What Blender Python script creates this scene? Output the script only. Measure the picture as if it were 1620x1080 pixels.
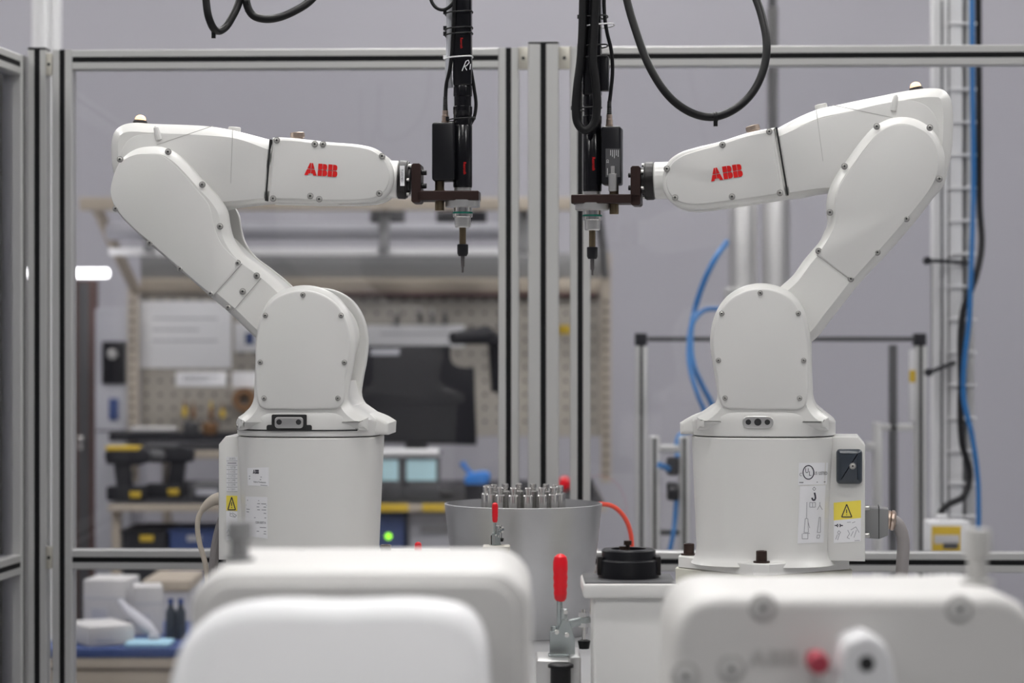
import bpy, bmesh, math, random
from mathutils import Vector, Matrix
random.seed(7)
scene = bpy.context.scene
for o in list(bpy.data.objects):
    bpy.data.objects.remove(o, do_unlink=True)

# ------------------------------------------------------------------ camera, world, exposure
F = 3800.0            # focal length in pixels of the 1620x1080 frame
CZ = 1.35             # camera height
cd = bpy.data.cameras.new('camera'); cam = bpy.data.objects.new('camera', cd)
scene.collection.objects.link(cam); scene.camera = cam
cd.sensor_width = 36.0; cd.lens = F / 1620 * 36
cam.location = (0, 0, CZ); cam.rotation_euler = (math.pi / 2, 0, 0)
cd.clip_start = 0.05; cd.clip_end = 60
cd.dof.use_dof = True; cd.dof.focus_distance = 3.72; cd.dof.aperture_fstop = 4.0
w = bpy.data.worlds.new('world'); scene.world = w; w.use_nodes = True
w.node_tree.nodes['Background'].inputs[0].default_value = (0.75, 0.78, 0.85, 1)
w.node_tree.nodes['Background'].inputs[1].default_value = 0.3
vs = scene.view_settings
vs.view_transform = 'Standard'; vs.look = 'None'; vs.gamma = 1.0; vs.use_curve_mapping = False
vs.exposure = 0.0
LAMP = 34.0           # strength of the ceiling lamp diffusers

# ------------------------------------------------------------------ materials
def mat(name, col, rough=0.5, metal=0.0, var=0.04, scale=6.0, bump=0.0, bscale=200.0, emit=None, estr=0.0, coat=0.0, spec=0.5):
    m = bpy.data.materials.new(name); m.use_nodes = True
    nt = m.node_tree; b = nt.nodes['Principled BSDF']
    b.inputs['Roughness'].default_value = rough; b.inputs['Metallic'].default_value = metal
    b.inputs['Coat Weight'].default_value = coat; b.inputs['Specular IOR Level'].default_value = spec
    tc = nt.nodes.new('ShaderNodeTexCoord')
    n = nt.nodes.new('ShaderNodeTexNoise'); n.inputs['Scale'].default_value = scale; n.inputs['Detail'].default_value = 3
    nt.links.new(tc.outputs['Object'], n.inputs['Vector'])
    mx = nt.nodes.new('ShaderNodeMix'); mx.data_type = 'RGBA'
    mx.inputs[6].default_value = tuple(max(0, c * (1 - var)) for c in col) + (1,)
    mx.inputs[7].default_value = tuple(min(1, c * (1 + var)) for c in col) + (1,)
    nt.links.new(n.outputs['Fac'], mx.inputs[0]); nt.links.new(mx.outputs[2], b.inputs['Base Color'])
    if bump:
        n2 = nt.nodes.new('ShaderNodeTexNoise'); n2.inputs['Scale'].default_value = bscale
        nt.links.new(tc.outputs['Object'], n2.inputs['Vector'])
        bp = nt.nodes.new('ShaderNodeBump'); bp.inputs['Strength'].default_value = bump; bp.inputs['Distance'].default_value = 0.001
        nt.links.new(n2.outputs['Fac'], bp.inputs['Height']); nt.links.new(bp.outputs['Normal'], b.inputs['Normal'])
    if emit:
        b.inputs['Emission Color'].default_value = emit + (1,); b.inputs['Emission Strength'].default_value = estr
    return m

M = {}
M['robot'] = mat('robot_white', (0.74, 0.735, 0.715), 0.32, coat=0.15, var=0.015, bump=0.04, bscale=900)
M['robot_cover'] = mat('robot_cover_white', (0.70, 0.695, 0.68), 0.40, var=0.02, bump=0.05, bscale=900)
M['cream'] = mat('cream_paint', (0.62, 0.61, 0.53), 0.45)
M['steel'] = mat('screw_steel', (0.55, 0.54, 0.52), 0.3, 0.9)
M['hole'] = mat('dark_hole', (0.02, 0.02, 0.022), 0.7)
M['gasket'] = mat('black_gasket', (0.015, 0.015, 0.016), 0.6)
M['seam'] = mat('seam_grey', (0.35, 0.345, 0.335), 0.6)
M['red'] = mat('logo_red', (0.72, 0.012, 0.012), 0.4, var=0.02)
M['paper'] = mat('label_paper', (0.83, 0.83, 0.85), 0.5, var=0.01)
M['yellow'] = mat('label_yellow', (0.90, 0.74, 0.10), 0.5, var=0.02)
M['ink'] = mat('ink', (0.03, 0.03, 0.05), 0.6)
M['inkgrey'] = mat('ink_grey', (0.30, 0.30, 0.33), 0.6)
M['bolt'] = mat('brown_bolt', (0.055, 0.035, 0.03), 0.4, 0.6, var=0.25, scale=60)
M['blackox'] = mat('black_oxide', (0.014, 0.012, 0.012), 0.42, 0.3, var=0.2, scale=40)
M['brownplate'] = mat('brown_anodised', (0.030, 0.014, 0.012), 0.45, 0.3, var=0.2, scale=30)
M['blackplastic'] = mat('black_plastic', (0.0075, 0.0075, 0.010), 0.36, var=0.1, spec=0.35)
M['blackgloss'] = mat('black_gloss', (0.005, 0.005, 0.007), 0.2, var=0.1, coat=0.15, spec=0.4)
M['rubber'] = mat('black_rubber', (0.0065, 0.0065, 0.0075), 0.45, var=0.1, spec=0.3)
M['chrome'] = mat('chrome', (0.78, 0.77, 0.75), 0.15, 1.0, var=0.02)
M['silver'] = mat('satin_silver', (0.66, 0.655, 0.65), 0.35, 0.9)
M['brass'] = mat('nickel_brass', (0.62, 0.50, 0.42), 0.3, 0.9)
M['bronze'] = mat('bronze_shaft', (0.20, 0.155, 0.10), 0.3, 0.9)
M['bit'] = mat('tool_steel', (0.16, 0.15, 0.15), 0.35, 0.7)
M['green'] = mat('green_ring', (0.0, 0.17, 0.12), 0.4)
M['clear'] = mat('pale_tube', (0.55, 0.56, 0.6), 0.25)
M['alu'] = mat('anodised_aluminium', (0.60, 0.60, 0.59), 0.42, 0.55, var=0.03, bump=0.05, bscale=400)
M['aluline'] = mat('bracket_alu', (0.52, 0.50, 0.44), 0.45, 0.5)
M['slot'] = mat('black_slot', (0.008, 0.008, 0.009), 0.7, spec=0.2)
M['tub'] = mat('brushed_tub', (0.58, 0.58, 0.59), 0.36, 0.85, var=0.13, scale=14, bump=0.1, bscale=120)
M['rose'] = mat('dull_red', (0.42, 0.05, 0.08), 0.5)
M['emboss'] = mat('embossed_grey', (0.50, 0.495, 0.48), 0.5)
M['amber'] = mat('amber_lens', (0.95, 0.65, 0.40), 0.3, emit=(1.0, 0.55, 0.28), estr=1.6)
M['navy'] = mat('navy_plastic', (0.035, 0.045, 0.06), 0.3, coat=0.3)
M['grey'] = mat('mid_grey', (0.23, 0.23, 0.235), 0.45)
M['greydark'] = mat('dark_grey', (0.07, 0.07, 0.075), 0.5)
M['hosegrey'] = mat('hose_grey', (0.28, 0.26, 0.26), 0.55)
M['hosebeige'] = mat('hose_beige', (0.58, 0.52, 0.44), 0.5)
M['redplastic'] = mat('red_plastic', (0.75, 0.008, 0.02), 0.3, var=0.03)
M['zinc'] = mat('zinc_plate', (0.46, 0.50, 0.50), 0.22, 1.0, var=0.1, scale=40)
M['housing'] = mat('foreground_white', (0.67, 0.66, 0.645), 0.45, var=0.01)
M['housing2'] = mat('foreground_cool_white', (0.74, 0.74, 0.755), 0.45, var=0.01)
M['wall'] = mat('wall_grey', (0.40, 0.393, 0.432), 0.8, var=0.04, scale=1.2)
M['wallside'] = mat('wall_side', (0.27, 0.27, 0.29), 0.85)
M['ceil'] = mat('ceiling_white', (0.75, 0.75, 0.75), 0.9)
M['floor'] = mat('floor_grey', (0.34, 0.34, 0.35), 0.5, var=0.08, scale=2)
M['table'] = mat('table_grey', (0.42, 0.42, 0.43), 0.4, 0.3)
M['beige'] = mat('beige_steel', (0.42, 0.365, 0.30), 0.55)
M['peg'] = mat('pegboard_beige', (0.38, 0.35, 0.31), 0.6, var=0.08, scale=3)
M['whitepaint'] = mat('white_paint', (0.72, 0.72, 0.73), 0.5)
M['lightgrey'] = mat('light_grey_paint', (0.42, 0.42, 0.46), 0.5)
M['brown'] = mat('brown_panel', (0.085, 0.045, 0.04), 0.6, var=0.2)
M['blackmat'] = mat('black_mat', (0.014, 0.014, 0.018), 0.65, spec=0.3)
M['monitor'] = mat('monitor_black', (0.006, 0.006, 0.009), 0.45, spec=0.3)
M['toolyellow'] = mat('tool_yellow', (0.62, 0.42, 0.03), 0.45)
M['toolbrown'] = mat('tool_brown', (0.20, 0.10, 0.04), 0.5, var=0.3, scale=20)
M['blue'] = mat('blue_plastic', (0.03, 0.20, 0.62), 0.4)
M['bluehose'] = mat('blue_hose', (0.02, 0.15, 0.40), 0.3)
M['bluedark'] = mat('blue_mat', (0.03, 0.06, 0.19), 0.6)
M['bluesheet'] = mat('blue_sheet', (0.35, 0.58, 0.72), 0.5)
M['orange'] = mat('orange_tube', (0.90, 0.10, 0.06), 0.35)
M['screen'] = mat('lcd_screen', (0.3, 0.5, 0.55), 0.3, emit=(0.50, 0.66, 0.70), estr=0.35)
M['led'] = mat('green_led', (0.3, 0.9, 0.05), 0.3, emit=(0.35, 1.0, 0.02), estr=2.0)
M['leddim'] = mat('green_led_dim', (0.1, 0.35, 0.1), 0.3, emit=(0.1, 0.6, 0.15), estr=0.25)
M['tubelamp'] = mat('fluorescent_tube', (1, 1, 1), 0.4, emit=(1.0, 0.98, 1.0), estr=6.0)
M['lampdiff'] = mat('lamp_diffuser', (1, 1, 1), 0.4, emit=(1.0, 0.985, 0.965), estr=LAMP)
M['skin'] = mat('pale_cardboard', (0.52, 0.51, 0.51), 0.7)

def glass_mat():
    m = bpy.data.materials.new('clear_panel'); m.use_nodes = True
    nt = m.node_tree; nt.nodes.clear()
    out = nt.nodes.new('ShaderNodeOutputMaterial')
    tr = nt.nodes.new('ShaderNodeBsdfTransparent'); tr.inputs[0].default_value = (0.955, 0.955, 0.96, 1)
    gl = nt.nodes.new('ShaderNodeBsdfGlossy'); gl.inputs['Roughness'].default_value = 0.03
    gl.inputs['Color'].default_value = (0.9, 0.9, 0.95, 1)
    lw = nt.nodes.new('ShaderNodeFresnel'); lw.inputs['IOR'].default_value = 1.42
    n = nt.nodes.new('ShaderNodeTexNoise'); n.inputs['Scale'].default_value = 1.5
    bp = nt.nodes.new('ShaderNodeBump'); bp.inputs['Strength'].default_value = 0.05; bp.inputs['Distance'].default_value = 0.02
    nt.links.new(n.outputs['Fac'], bp.inputs['Height']); nt.links.new(bp.outputs['Normal'], gl.inputs['Normal'])
    mx = nt.nodes.new('ShaderNodeMixShader')
    nt.links.new(lw.outputs[0], mx.inputs[0]); nt.links.new(tr.outputs[0], mx.inputs[1]); nt.links.new(gl.outputs[0], mx.inputs[2])
    nt.links.new(mx.outputs[0], out.inputs['Surface'])
    return m
M['pane'] = glass_mat()

# ------------------------------------------------------------------ geometry helpers
XF = {}
COL = scene.collection

def sm(pts, n=5, closed=True):
    """smooth Hermite curve; a point given as (x, y, 'c') is a sharp corner"""
    P = [Vector(p[:2]) for p in pts]; C = [len(p) > 2 for p in pts]; N = len(P); out = []
    def tang(i, seg):
        a, b, c = P[(i - 1) % N], P[i], P[(i + 1) % N]
        if C[i] or (not closed and i in (0, N - 1)): return seg.normalized()
        return ((b - a).normalized() + (c - b).normalized()).normalized()
    for i in range(N if closed else N - 1):
        j = (i + 1) % N; s = P[j] - P[i]; L = s.length
        m0 = tang(i, s) * L; m1 = tang(j, s) * L
        for k in range(n):
            t = k / n
            out.append(P[i] * (2*t**3 - 3*t*t + 1) + m0 * (t**3 - 2*t*t + t) + P[j] * (-2*t**3 + 3*t*t) + m1 * (t**3 - t*t))
    if not closed: out.append(P[-1])
    return out

def rrect(x0, z0, x1, z1, r, seg=4):
    if x1 < x0: x0, x1 = x1, x0
    if z1 < z0: z0, z1 = z1, z0
    r = min(r, (x1 - x0) / 2 * 0.999, (z1 - z0) / 2 * 0.999); o = []
    for cx, cz, a in ((x1 - r, z0 + r, -90), (x1 - r, z1 - r, 0), (x0 + r, z1 - r, 90), (x0 + r, z0 + r, 180)):
        for k in range(seg + 1):
            t = math.radians(a + 90 * k / seg); o.append(Vector((cx + r * math.cos(t), cz + r * math.sin(t))))
    return o

def sm3(pts, n=6):
    """open smooth 3D path"""
    P = [Vector(p) for p in pts]; N = len(P); out = []
    def tg(i, s):
        if i in (0, N - 1): return s.normalized()
        return ((P[i] - P[i-1]).normalized() + (P[i+1] - P[i]).normalized()).normalized()
    for i in range(N - 1):
        s = P[i+1] - P[i]; L = s.length; m0 = tg(i, s) * L; m1 = tg(i + 1, s) * L
        for k in range(n):
            t = k / n
            out.append(P[i] * (2*t**3 - 3*t*t + 1) + m0 * (t**3 - 2*t*t + t) + P[i+1] * (-2*t**3 + 3*t*t) + m1 * (t**3 - t*t))
    out.append(P[-1]); return out

class MB:
    def __init__(s): s.v = []; s.f = []; s.m = []; s.mi = 0
    def add(s, vs, fs):
        o = len(s.v); s.v += [Vector(v) for v in vs]
        for f in fs: s.f.append([o + i for i in f]); s.m.append(s.mi)
        return s
    def box(s, x0, x1, y0, y1, z0, z1):
        return s.add([(x, y, z) for x in (x0, x1) for y in (y0, y1) for z in (z0, z1)],
                     [(0, 1, 3, 2), (4, 6, 7, 5), (0, 4, 5, 1), (2, 3, 7, 6), (0, 2, 6, 4), (1, 5, 7, 3)])
    def rings(s, rings, caps=True):
        n = len(rings[0]); vs = [p for r in rings for p in r]; fs = []
        for k in range(len(rings) - 1):
            for i in range(n):
                j = (i + 1) % n; fs.append((k*n + i, k*n + j, (k+1)*n + j, (k+1)*n + i))
        if caps: fs.append(tuple(range(n))); fs.append(tuple((len(rings) - 1) * n + i for i in range(n)))
        return s.add(vs, fs)
    def lathe(s, o, ax, prof, seg=20, caps=True):
        ax = Vector(ax).normalized(); o = Vector(o)
        a = ax.orthogonal().normalized(); b = ax.cross(a)
        rr = [[o + ax * h + (a * math.cos(2*math.pi*i/seg) + b * math.sin(2*math.pi*i/seg)) * max(r, 1e-5) for i in range(seg)] for r, h in prof]
        return s.rings(rr, caps)
    def cyl(s, p, q, r, r2=None, seg=16):
        p = Vector(p); q = Vector(q); L = (q - p).length
        return s.lathe(p, q - p, [(r, 0), (r if r2 is None else r2, L)], seg)
    def ccyl(s, p, q, r, b=0.001, seg=20):
        p = Vector(p); q = Vector(q); L = (q - p).length
        return s.lathe(p, q - p, [(r - b, 0), (r, b), (r, L - b), (r - b, L)], seg)
    def tube(s, path, r, seg=10):
        P = [Vector(p) for p in path]; N = len(P)
        T = [(P[min(i+1, N-1)] - P[max(i-1, 0)]).normalized() for i in range(N)]
        a = T[0].orthogonal().normalized(); rr = []
        for i in range(N):
            a = (a - T[i] * a.dot(T[i])).normalized(); b = T[i].cross(a)
            ri = r[i] if isinstance(r, (list, tuple)) else r
            rr.append([P[i] + (a * math.cos(2*math.pi*k/seg) + b * math.sin(2*math.pi*k/seg)) * ri for k in range(seg)])
        return s.rings(rr)
    def prism(s, poly, w0, w1, r0=0.0, r1=0.0, bs=4, cham=False):
        """outline in (x, z), extruded along y from w0 to w1, with rounded edges r0 / r1"""
        P = [Vector(p[:2]) for p in poly]
        Q = [P[0]]
        for p in P[1:]:
            if (p - Q[-1]).length > 1e-6: Q.append(p)
        if (Q[0] - Q[-1]).length < 1e-6: Q.pop()
        P = Q; N = len(P)
        A = sum(P[i].x * P[(i+1) % N].y - P[(i+1) % N].x * P[i].y for i in range(N))
        if A < 0: P.reverse()
        nr = []
        for i in range(N):
            e0 = (P[i] - P[i-1]).normalized(); e1 = (P[(i+1) % N] - P[i]).normalized()
            n0 = Vector((-e0.y, e0.x)); n1 = Vector((-e1.y, e1.x)); m = n0 + n1
            if m.length < 1e-6: m = n0
            m.normalize(); nr.append(m / max(0.6, m.dot(n0)))
        rr = []
        def ring(off, y): rr.append([Vector((P[i].x + nr[i].x * off, y, P[i].y + nr[i].y * off)) for i in range(N)])
        CH = ((1.0, 0.0), (0.50, 0.46), (0.24, 0.80), (0.07, 1.15), (0.0, 1.5))
        if r0 > 0 and cham:
            for o_, y_ in CH: ring(r0 * o_, w0 + r0 * y_)
        elif r0 > 0:
            for k in range(bs + 1):
                t = math.pi / 2 * k / bs; ring(r0 * (1 - math.sin(t)), w0 + r0 * (1 - math.cos(t)))
        else: ring(0, w0)
        if r1 > 0:
            for k in range(bs + 1):
                t = math.pi / 2 * k / bs; ring(r1 * (1 - math.cos(t)), w1 - r1 * (1 - math.sin(t)))
        else: ring(0, w1)
        return s.rings(rr)
    def rbox(s, x0, x1, y0, y1, z0, z1, r=0.002, c=None):
        return s.prism(rrect(x0, z0, x1, z1, r * 1.25 if c is None else c, 3), y0, y1, r, r, 2)
    def mesh(s, name, mats, inv=None, angle=32):
        me = bpy.data.meshes.new(name)
        vs = [inv @ v for v in s.v] if inv is not None else s.v
        me.from_pydata(vs, [], s.f)
        for m in (mats if isinstance(mats, (list, tuple)) else [mats]): me.materials.append(M[m])
        me.polygons.foreach_set('material_index', s.m)
        bm = bmesh.new(); bm.from_mesh(me); bmesh.ops.recalc_face_normals(bm, faces=bm.faces)
        bm.to_mesh(me); bm.free()
        me.polygons.foreach_set('use_smooth', [True] * len(me.polygons))
        me.set_sharp_from_angle(angle=math.radians(angle))
        return me
    def build(s, name, mats, parent=None, local=False, angle=32, label=None):
        inv = None if (local or parent is None) else XF[parent.name]
        ob = bpy.data.objects.new(name, s.mesh(name, mats, inv, angle)); COL.objects.link(ob)
        if parent: ob.parent = parent; XF[ob.name] = XF[parent.name]
        if label: ob['label'] = label
        return ob
    def solo(s, name, mats, label, cat, group=None, kind=None, angle=32):
        """a thing that is one mesh, origin at its base"""
        xs = [v.x for v in s.v]; ys = [v.y for v in s.v]; zs = [v.z for v in s.v]
        loc = Vector(((min(xs) + max(xs)) / 2, (min(ys) + max(ys)) / 2, min(zs)))
        ob = bpy.data.objects.new(name, s.mesh(name, mats, Matrix.Translation(-loc), angle)); COL.objects.link(ob)
        ob.location = loc; XF[ob.name] = Matrix.Translation(-loc)
        ob['label'] = label
        if kind: ob['kind'] = kind
        else: ob['category'] = cat
        if group: ob['group'] = group
        return ob

def thing(name, label, cat, loc, yaw=0.0, group=None, kind=None):
    o = bpy.data.objects.new(name, None); COL.objects.link(o); o.empty_display_size = 0.05
    o.location = loc; o.rotation_euler = (0, 0, yaw); o['label'] = label
    if kind: o['kind'] = kind
    else: o['category'] = cat
    if group: o['group'] = group
    XF[o.name] = (Matrix.Translation(Vector(loc)) @ Matrix.Rotation(yaw, 4, 'Z')).inverted()
    return o

def inst(name, me, parent, loc, rot=(0, 0, 0)):
    o = bpy.data.objects.new(name, me); COL.objects.link(o); o.parent = parent
    o.location = loc; o.rotation_euler = rot; return o

def P(px, py, d): return Vector(((px - 810) / F * d, d, CZ - (py - 540) / F * d))
def PX(px, d): return (px - 810) / F * d
def PZ(py, d): return CZ - (py - 540) / F * d

class Fr:
    """a vertical plane system: x along the plane, y away from the camera, z up; origin cx, cy, cz; turned by yaw"""
    def __init__(s, cx, cy, cz, a):
        s.c = Vector((cx, cy)); s.cz = cz; s.a = a
        s.u = Vector((math.cos(a), -math.sin(a))); s.n = Vector((math.sin(a), math.cos(a)))
    def L(s, px, py, wv=0.0):
        d = Vector(((px - 810) / F, 1.0)); t = (wv + s.n.dot(s.c)) / s.n.dot(d)
        q = d * t - s.c
        return Vector((s.u.dot(q), wv, CZ - (py - 540) / F * t - s.cz))
    def L2(s, px, py, wv=0.0):
        p = s.L(px, py, wv); return Vector((p.x, p.z))
    def out(s, pts, wv, n=5):
        return sm([tuple(s.L2(p[0], p[1], wv)) + tuple(p[2:]) for p in pts], n)
    def path(s, pts, n=6):     # (px, py, w)
        return sm3([s.L(*p) for p in pts], n)

FONT = {}
def text_mesh(body):
    if body in FONT: return FONT[body]
    c = bpy.data.curves.new('t', 'FONT'); c.body = body; c.resolution_u = 3; c.align_x = 'CENTER'; c.align_y = 'CENTER'
    o = bpy.data.objects.new('t', c); COL.objects.link(o)
    bpy.context.view_layer.update()
    me = bpy.data.meshes.new_from_object(o.evaluated_get(bpy.context.evaluated_depsgraph_get()))
    vs = [v.co.copy() for v in me.vertices]; fs = [tuple(p.vertices) for p in me.polygons]
    bpy.data.objects.remove(o); bpy.data.meshes.remove(me)
    FONT[body] = (vs, fs); return FONT[body]
def put_text(mb, mapf, body, px, py, h, sx=1.0, rot=0.0, off=0.0009):
    """lettering printed on a surface; h is the capital height in pixels, rot in degrees clockwise"""
    vs, fs = text_mesh(body); k = h / 0.70; c, s = math.cos(math.radians(rot)), math.sin(math.radians(rot)); o = []
    for v in vs:
        x, y = v.x * k * sx, -v.y * k
        o.append(mapf(px + x * c - y * s, py + x * s + y * c, off))
    mb.add(o, fs)
def put_poly(mb, mapf, pts, off=0.0009): mb.add([mapf(p[0], p[1], off) for p in pts], [tuple(range(len(pts)))])
def put_line(mb, mapf, pts, wd=0.8, off=0.0009):
    for a, b in zip(pts[:-1], pts[1:]):
        dx, dy = b[0] - a[0], b[1] - a[1]; L = math.hypot(dx, dy) or 1; nx, ny = -dy / L * wd / 2, dx / L * wd / 2
        put_poly(mb, mapf, [(a[0]+nx, a[1]+ny), (b[0]+nx, b[1]+ny), (b[0]-nx, b[1]-ny), (a[0]-nx, a[1]-ny)], off)
def put_sheet(mb, mapf, quad, off=0.0005, n=6):
    (x0, y0), (x1, y1), (x2, y2), (x3, y3) = quad; vs = []; fs = []
    for j in range(n + 1):
        for i in range(n + 1):
            a, b = i / n, j / n
            vs.append(mapf((x0*(1-a)+x1*a)*(1-b) + (x3*(1-a)+x2*a)*b, (y0*(1-a)+y1*a)*(1-b) + (y3*(1-a)+y2*a)*b, off))
    for j in range(n):
        for i in range(n): k = j*(n+1)+i; fs.append((k, k+1, k+n+2, k+n+1))
    mb.add(vs, fs)
def abb(mb, mapf, ox, oy, wd, ht, rot=0.0, off=0.0009):
    """the three split block letters; (ox, oy) is the lower left corner"""
    c, s = math.cos(math.radians(rot)), math.sin(math.radians(rot)); kx = wd / 2.92
    def pp(pts, dx): put_poly(mb, mapf, [(ox + (x+dx)*kx*c + y*ht*s, oy + (x+dx)*kx*s - y*ht*c) for x, y in pts], off)
    for q in ([(0.22, .53), (.53, .53), (.53, 1), (.42, 1)], [(.57, .53), (.88, .53), (.70, 1), (.57, 1)],
              [(0, 0), (.30, 0), (.36, .15), (.53, .15), (.53, .48), (.20, .48)], [(.57, .15), (.74, .15), (.80, 0), (1.1, 0), (.90, .48), (.57, .48)]): pp(q, 0)
    for dx in (1.17, 2.07):
        pp([(0, .53), (.38, .53), (.38, 1), (0, 1)], dx); pp([(0, 0), (.38, 0), (.38, .48), (0, .48)], dx)
        pp([(.42, .53), (.72, .53), (.79, .60), (.81, .75), (.78, .90), (.68, .98), (.42, 1)], dx)
        pp([(.42, 0), (.70, .02), (.82, .10), (.85, .25), (.82, .40), (.72, .48), (.42, .48)], dx)

# shared small meshes: a recessed socket screw (axis along -y), a socket cap bolt standing on z = 0
def screw_mesh(r):
    b = MB()
    b.mi = 1; b.lathe((0, 0.0015, 0), (0, -1, 0), [(r, 0), (r, 0.0021), (r * 0.8, 0.0022)], 14)
    b.mi = 0; b.lathe((0, 0, 0), (0, -1, 0), [(r * 0.66, 0.0), (r * 0.66, 0.0022), (r * 0.5, 0.0030), (r * 0.28, 0.0030)], 14, )
    b.mi = 2; b.lathe((0, 0, 0), (0, -1, 0), [(r * 0.26, 0.0028), (r * 0.26, 0.0032)], 6)
    return b.mesh('screw', ['steel', 'seam', 'hole'])
SCREW = screw_mesh(0.0052); SCREW_S = screw_mesh(0.0042); SCREW_B = screw_mesh(0.0125)
def bolt_mesh(r, h):
    b = MB(); b.mi = 0
    b.lathe((0, 0, 0), (0, 0, 1), [(r * 1.5, 0), (r * 1.5, 0.003), (r, 0.0031), (r, h - 0.001), (r - 0.001, h), (r * 0.55, h), (r * 0.55, h - 0.006)], 18)
    return b.mesh('bolt', ['bolt'])
BOLT = bolt_mesh(0.0085, 0.019)

# ------------------------------------------------------------------ room shell
def wall(name, x0, x1, y0, y1, z0, z1, m, label):
    MB().box(x0, x1, y0, y1, z0, z1).solo(name, m, label, None, kind='structure')
wall('floor', -6, 6, -4, 10, -0.1, 0, 'floor', 'grey smooth factory floor')
wall('ceiling', -6, 6, -4, 10, 4.2, 4.3, 'ceil', 'white factory ceiling')
wall('wall_back', -6, 6, 9.8, 10, 0, 4.2, 'wall', 'plain lavender grey rear wall of the hall')
wall('wall_left', -6.2, -6, -4, 10, 0, 4.2, 'wallside', 'plain light grey side wall')
wall('wall_right', 6, 6.2, -4, 10, 0, 4.2, 'wallside', 'plain light grey side wall with no openings')
wall('wall_front', -6, 6, -4.2, -4, 0, 4.2, 'wallside', 'plain light grey wall behind the cell')
lamp_house = MB().rbox(-0.66, 0.66, -0.16, 0.16, 0.012, 0.09, 0.01).mesh('lamp_housing', 'whitepaint')
lamp_diff = MB().rbox(-0.62, 0.62, -0.13, 0.13, 0.0, 0.016, 0.004).mesh('lamp_diffuser', 'lampdiff')
for y in (0.4, 2.6, 4.4, 6.4, 8.3):
    for x in (-3.2, 0.0, 3.2):
        t = thing('ceiling_lamp', 'long white ceiling lamp with a glowing diffuser', 'ceiling lamp', (x, y, 4.11), 0, 'ceiling lamps over the hall')
        inst('lamp_housing', lamp_house, t, (0, 0, 0)); inst('lamp_diffuser', lamp_diff, t, (0, 0, 0))

# ------------------------------------------------------------------ machine table
TZ = 0.85
t = thing('machine_table', 'grey metal machine table carrying the two white robots', 'table', (0.12, 2.9, 0))
MB().rbox(-0.50, 0.86, 1.62, 4.40, TZ - 0.05, TZ, 0.004).build('table_top', 'table', t)
for x in (-0.44, 0.80):
    for y in (1.7, 4.3):
        MB().rbox(x - 0.03, x + 0.03, y - 0.03, y + 0.03, 0, TZ - 0.05, 0.004).build('leg', 'alu', t)

# ------------------------------------------------------------------ robots
NB = 3.0
def superring(a, b, z, n=NB, seg=72):
    o = []
    for i in range(seg):
        t = 2 * math.pi * i / seg; c, s = math.cos(t), math.sin(t)
        o.append(Vector((a * math.copysign(abs(c) ** (2/n), c), b * math.copysign(abs(s) ** (2/n), s), z)))
    return o

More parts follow.
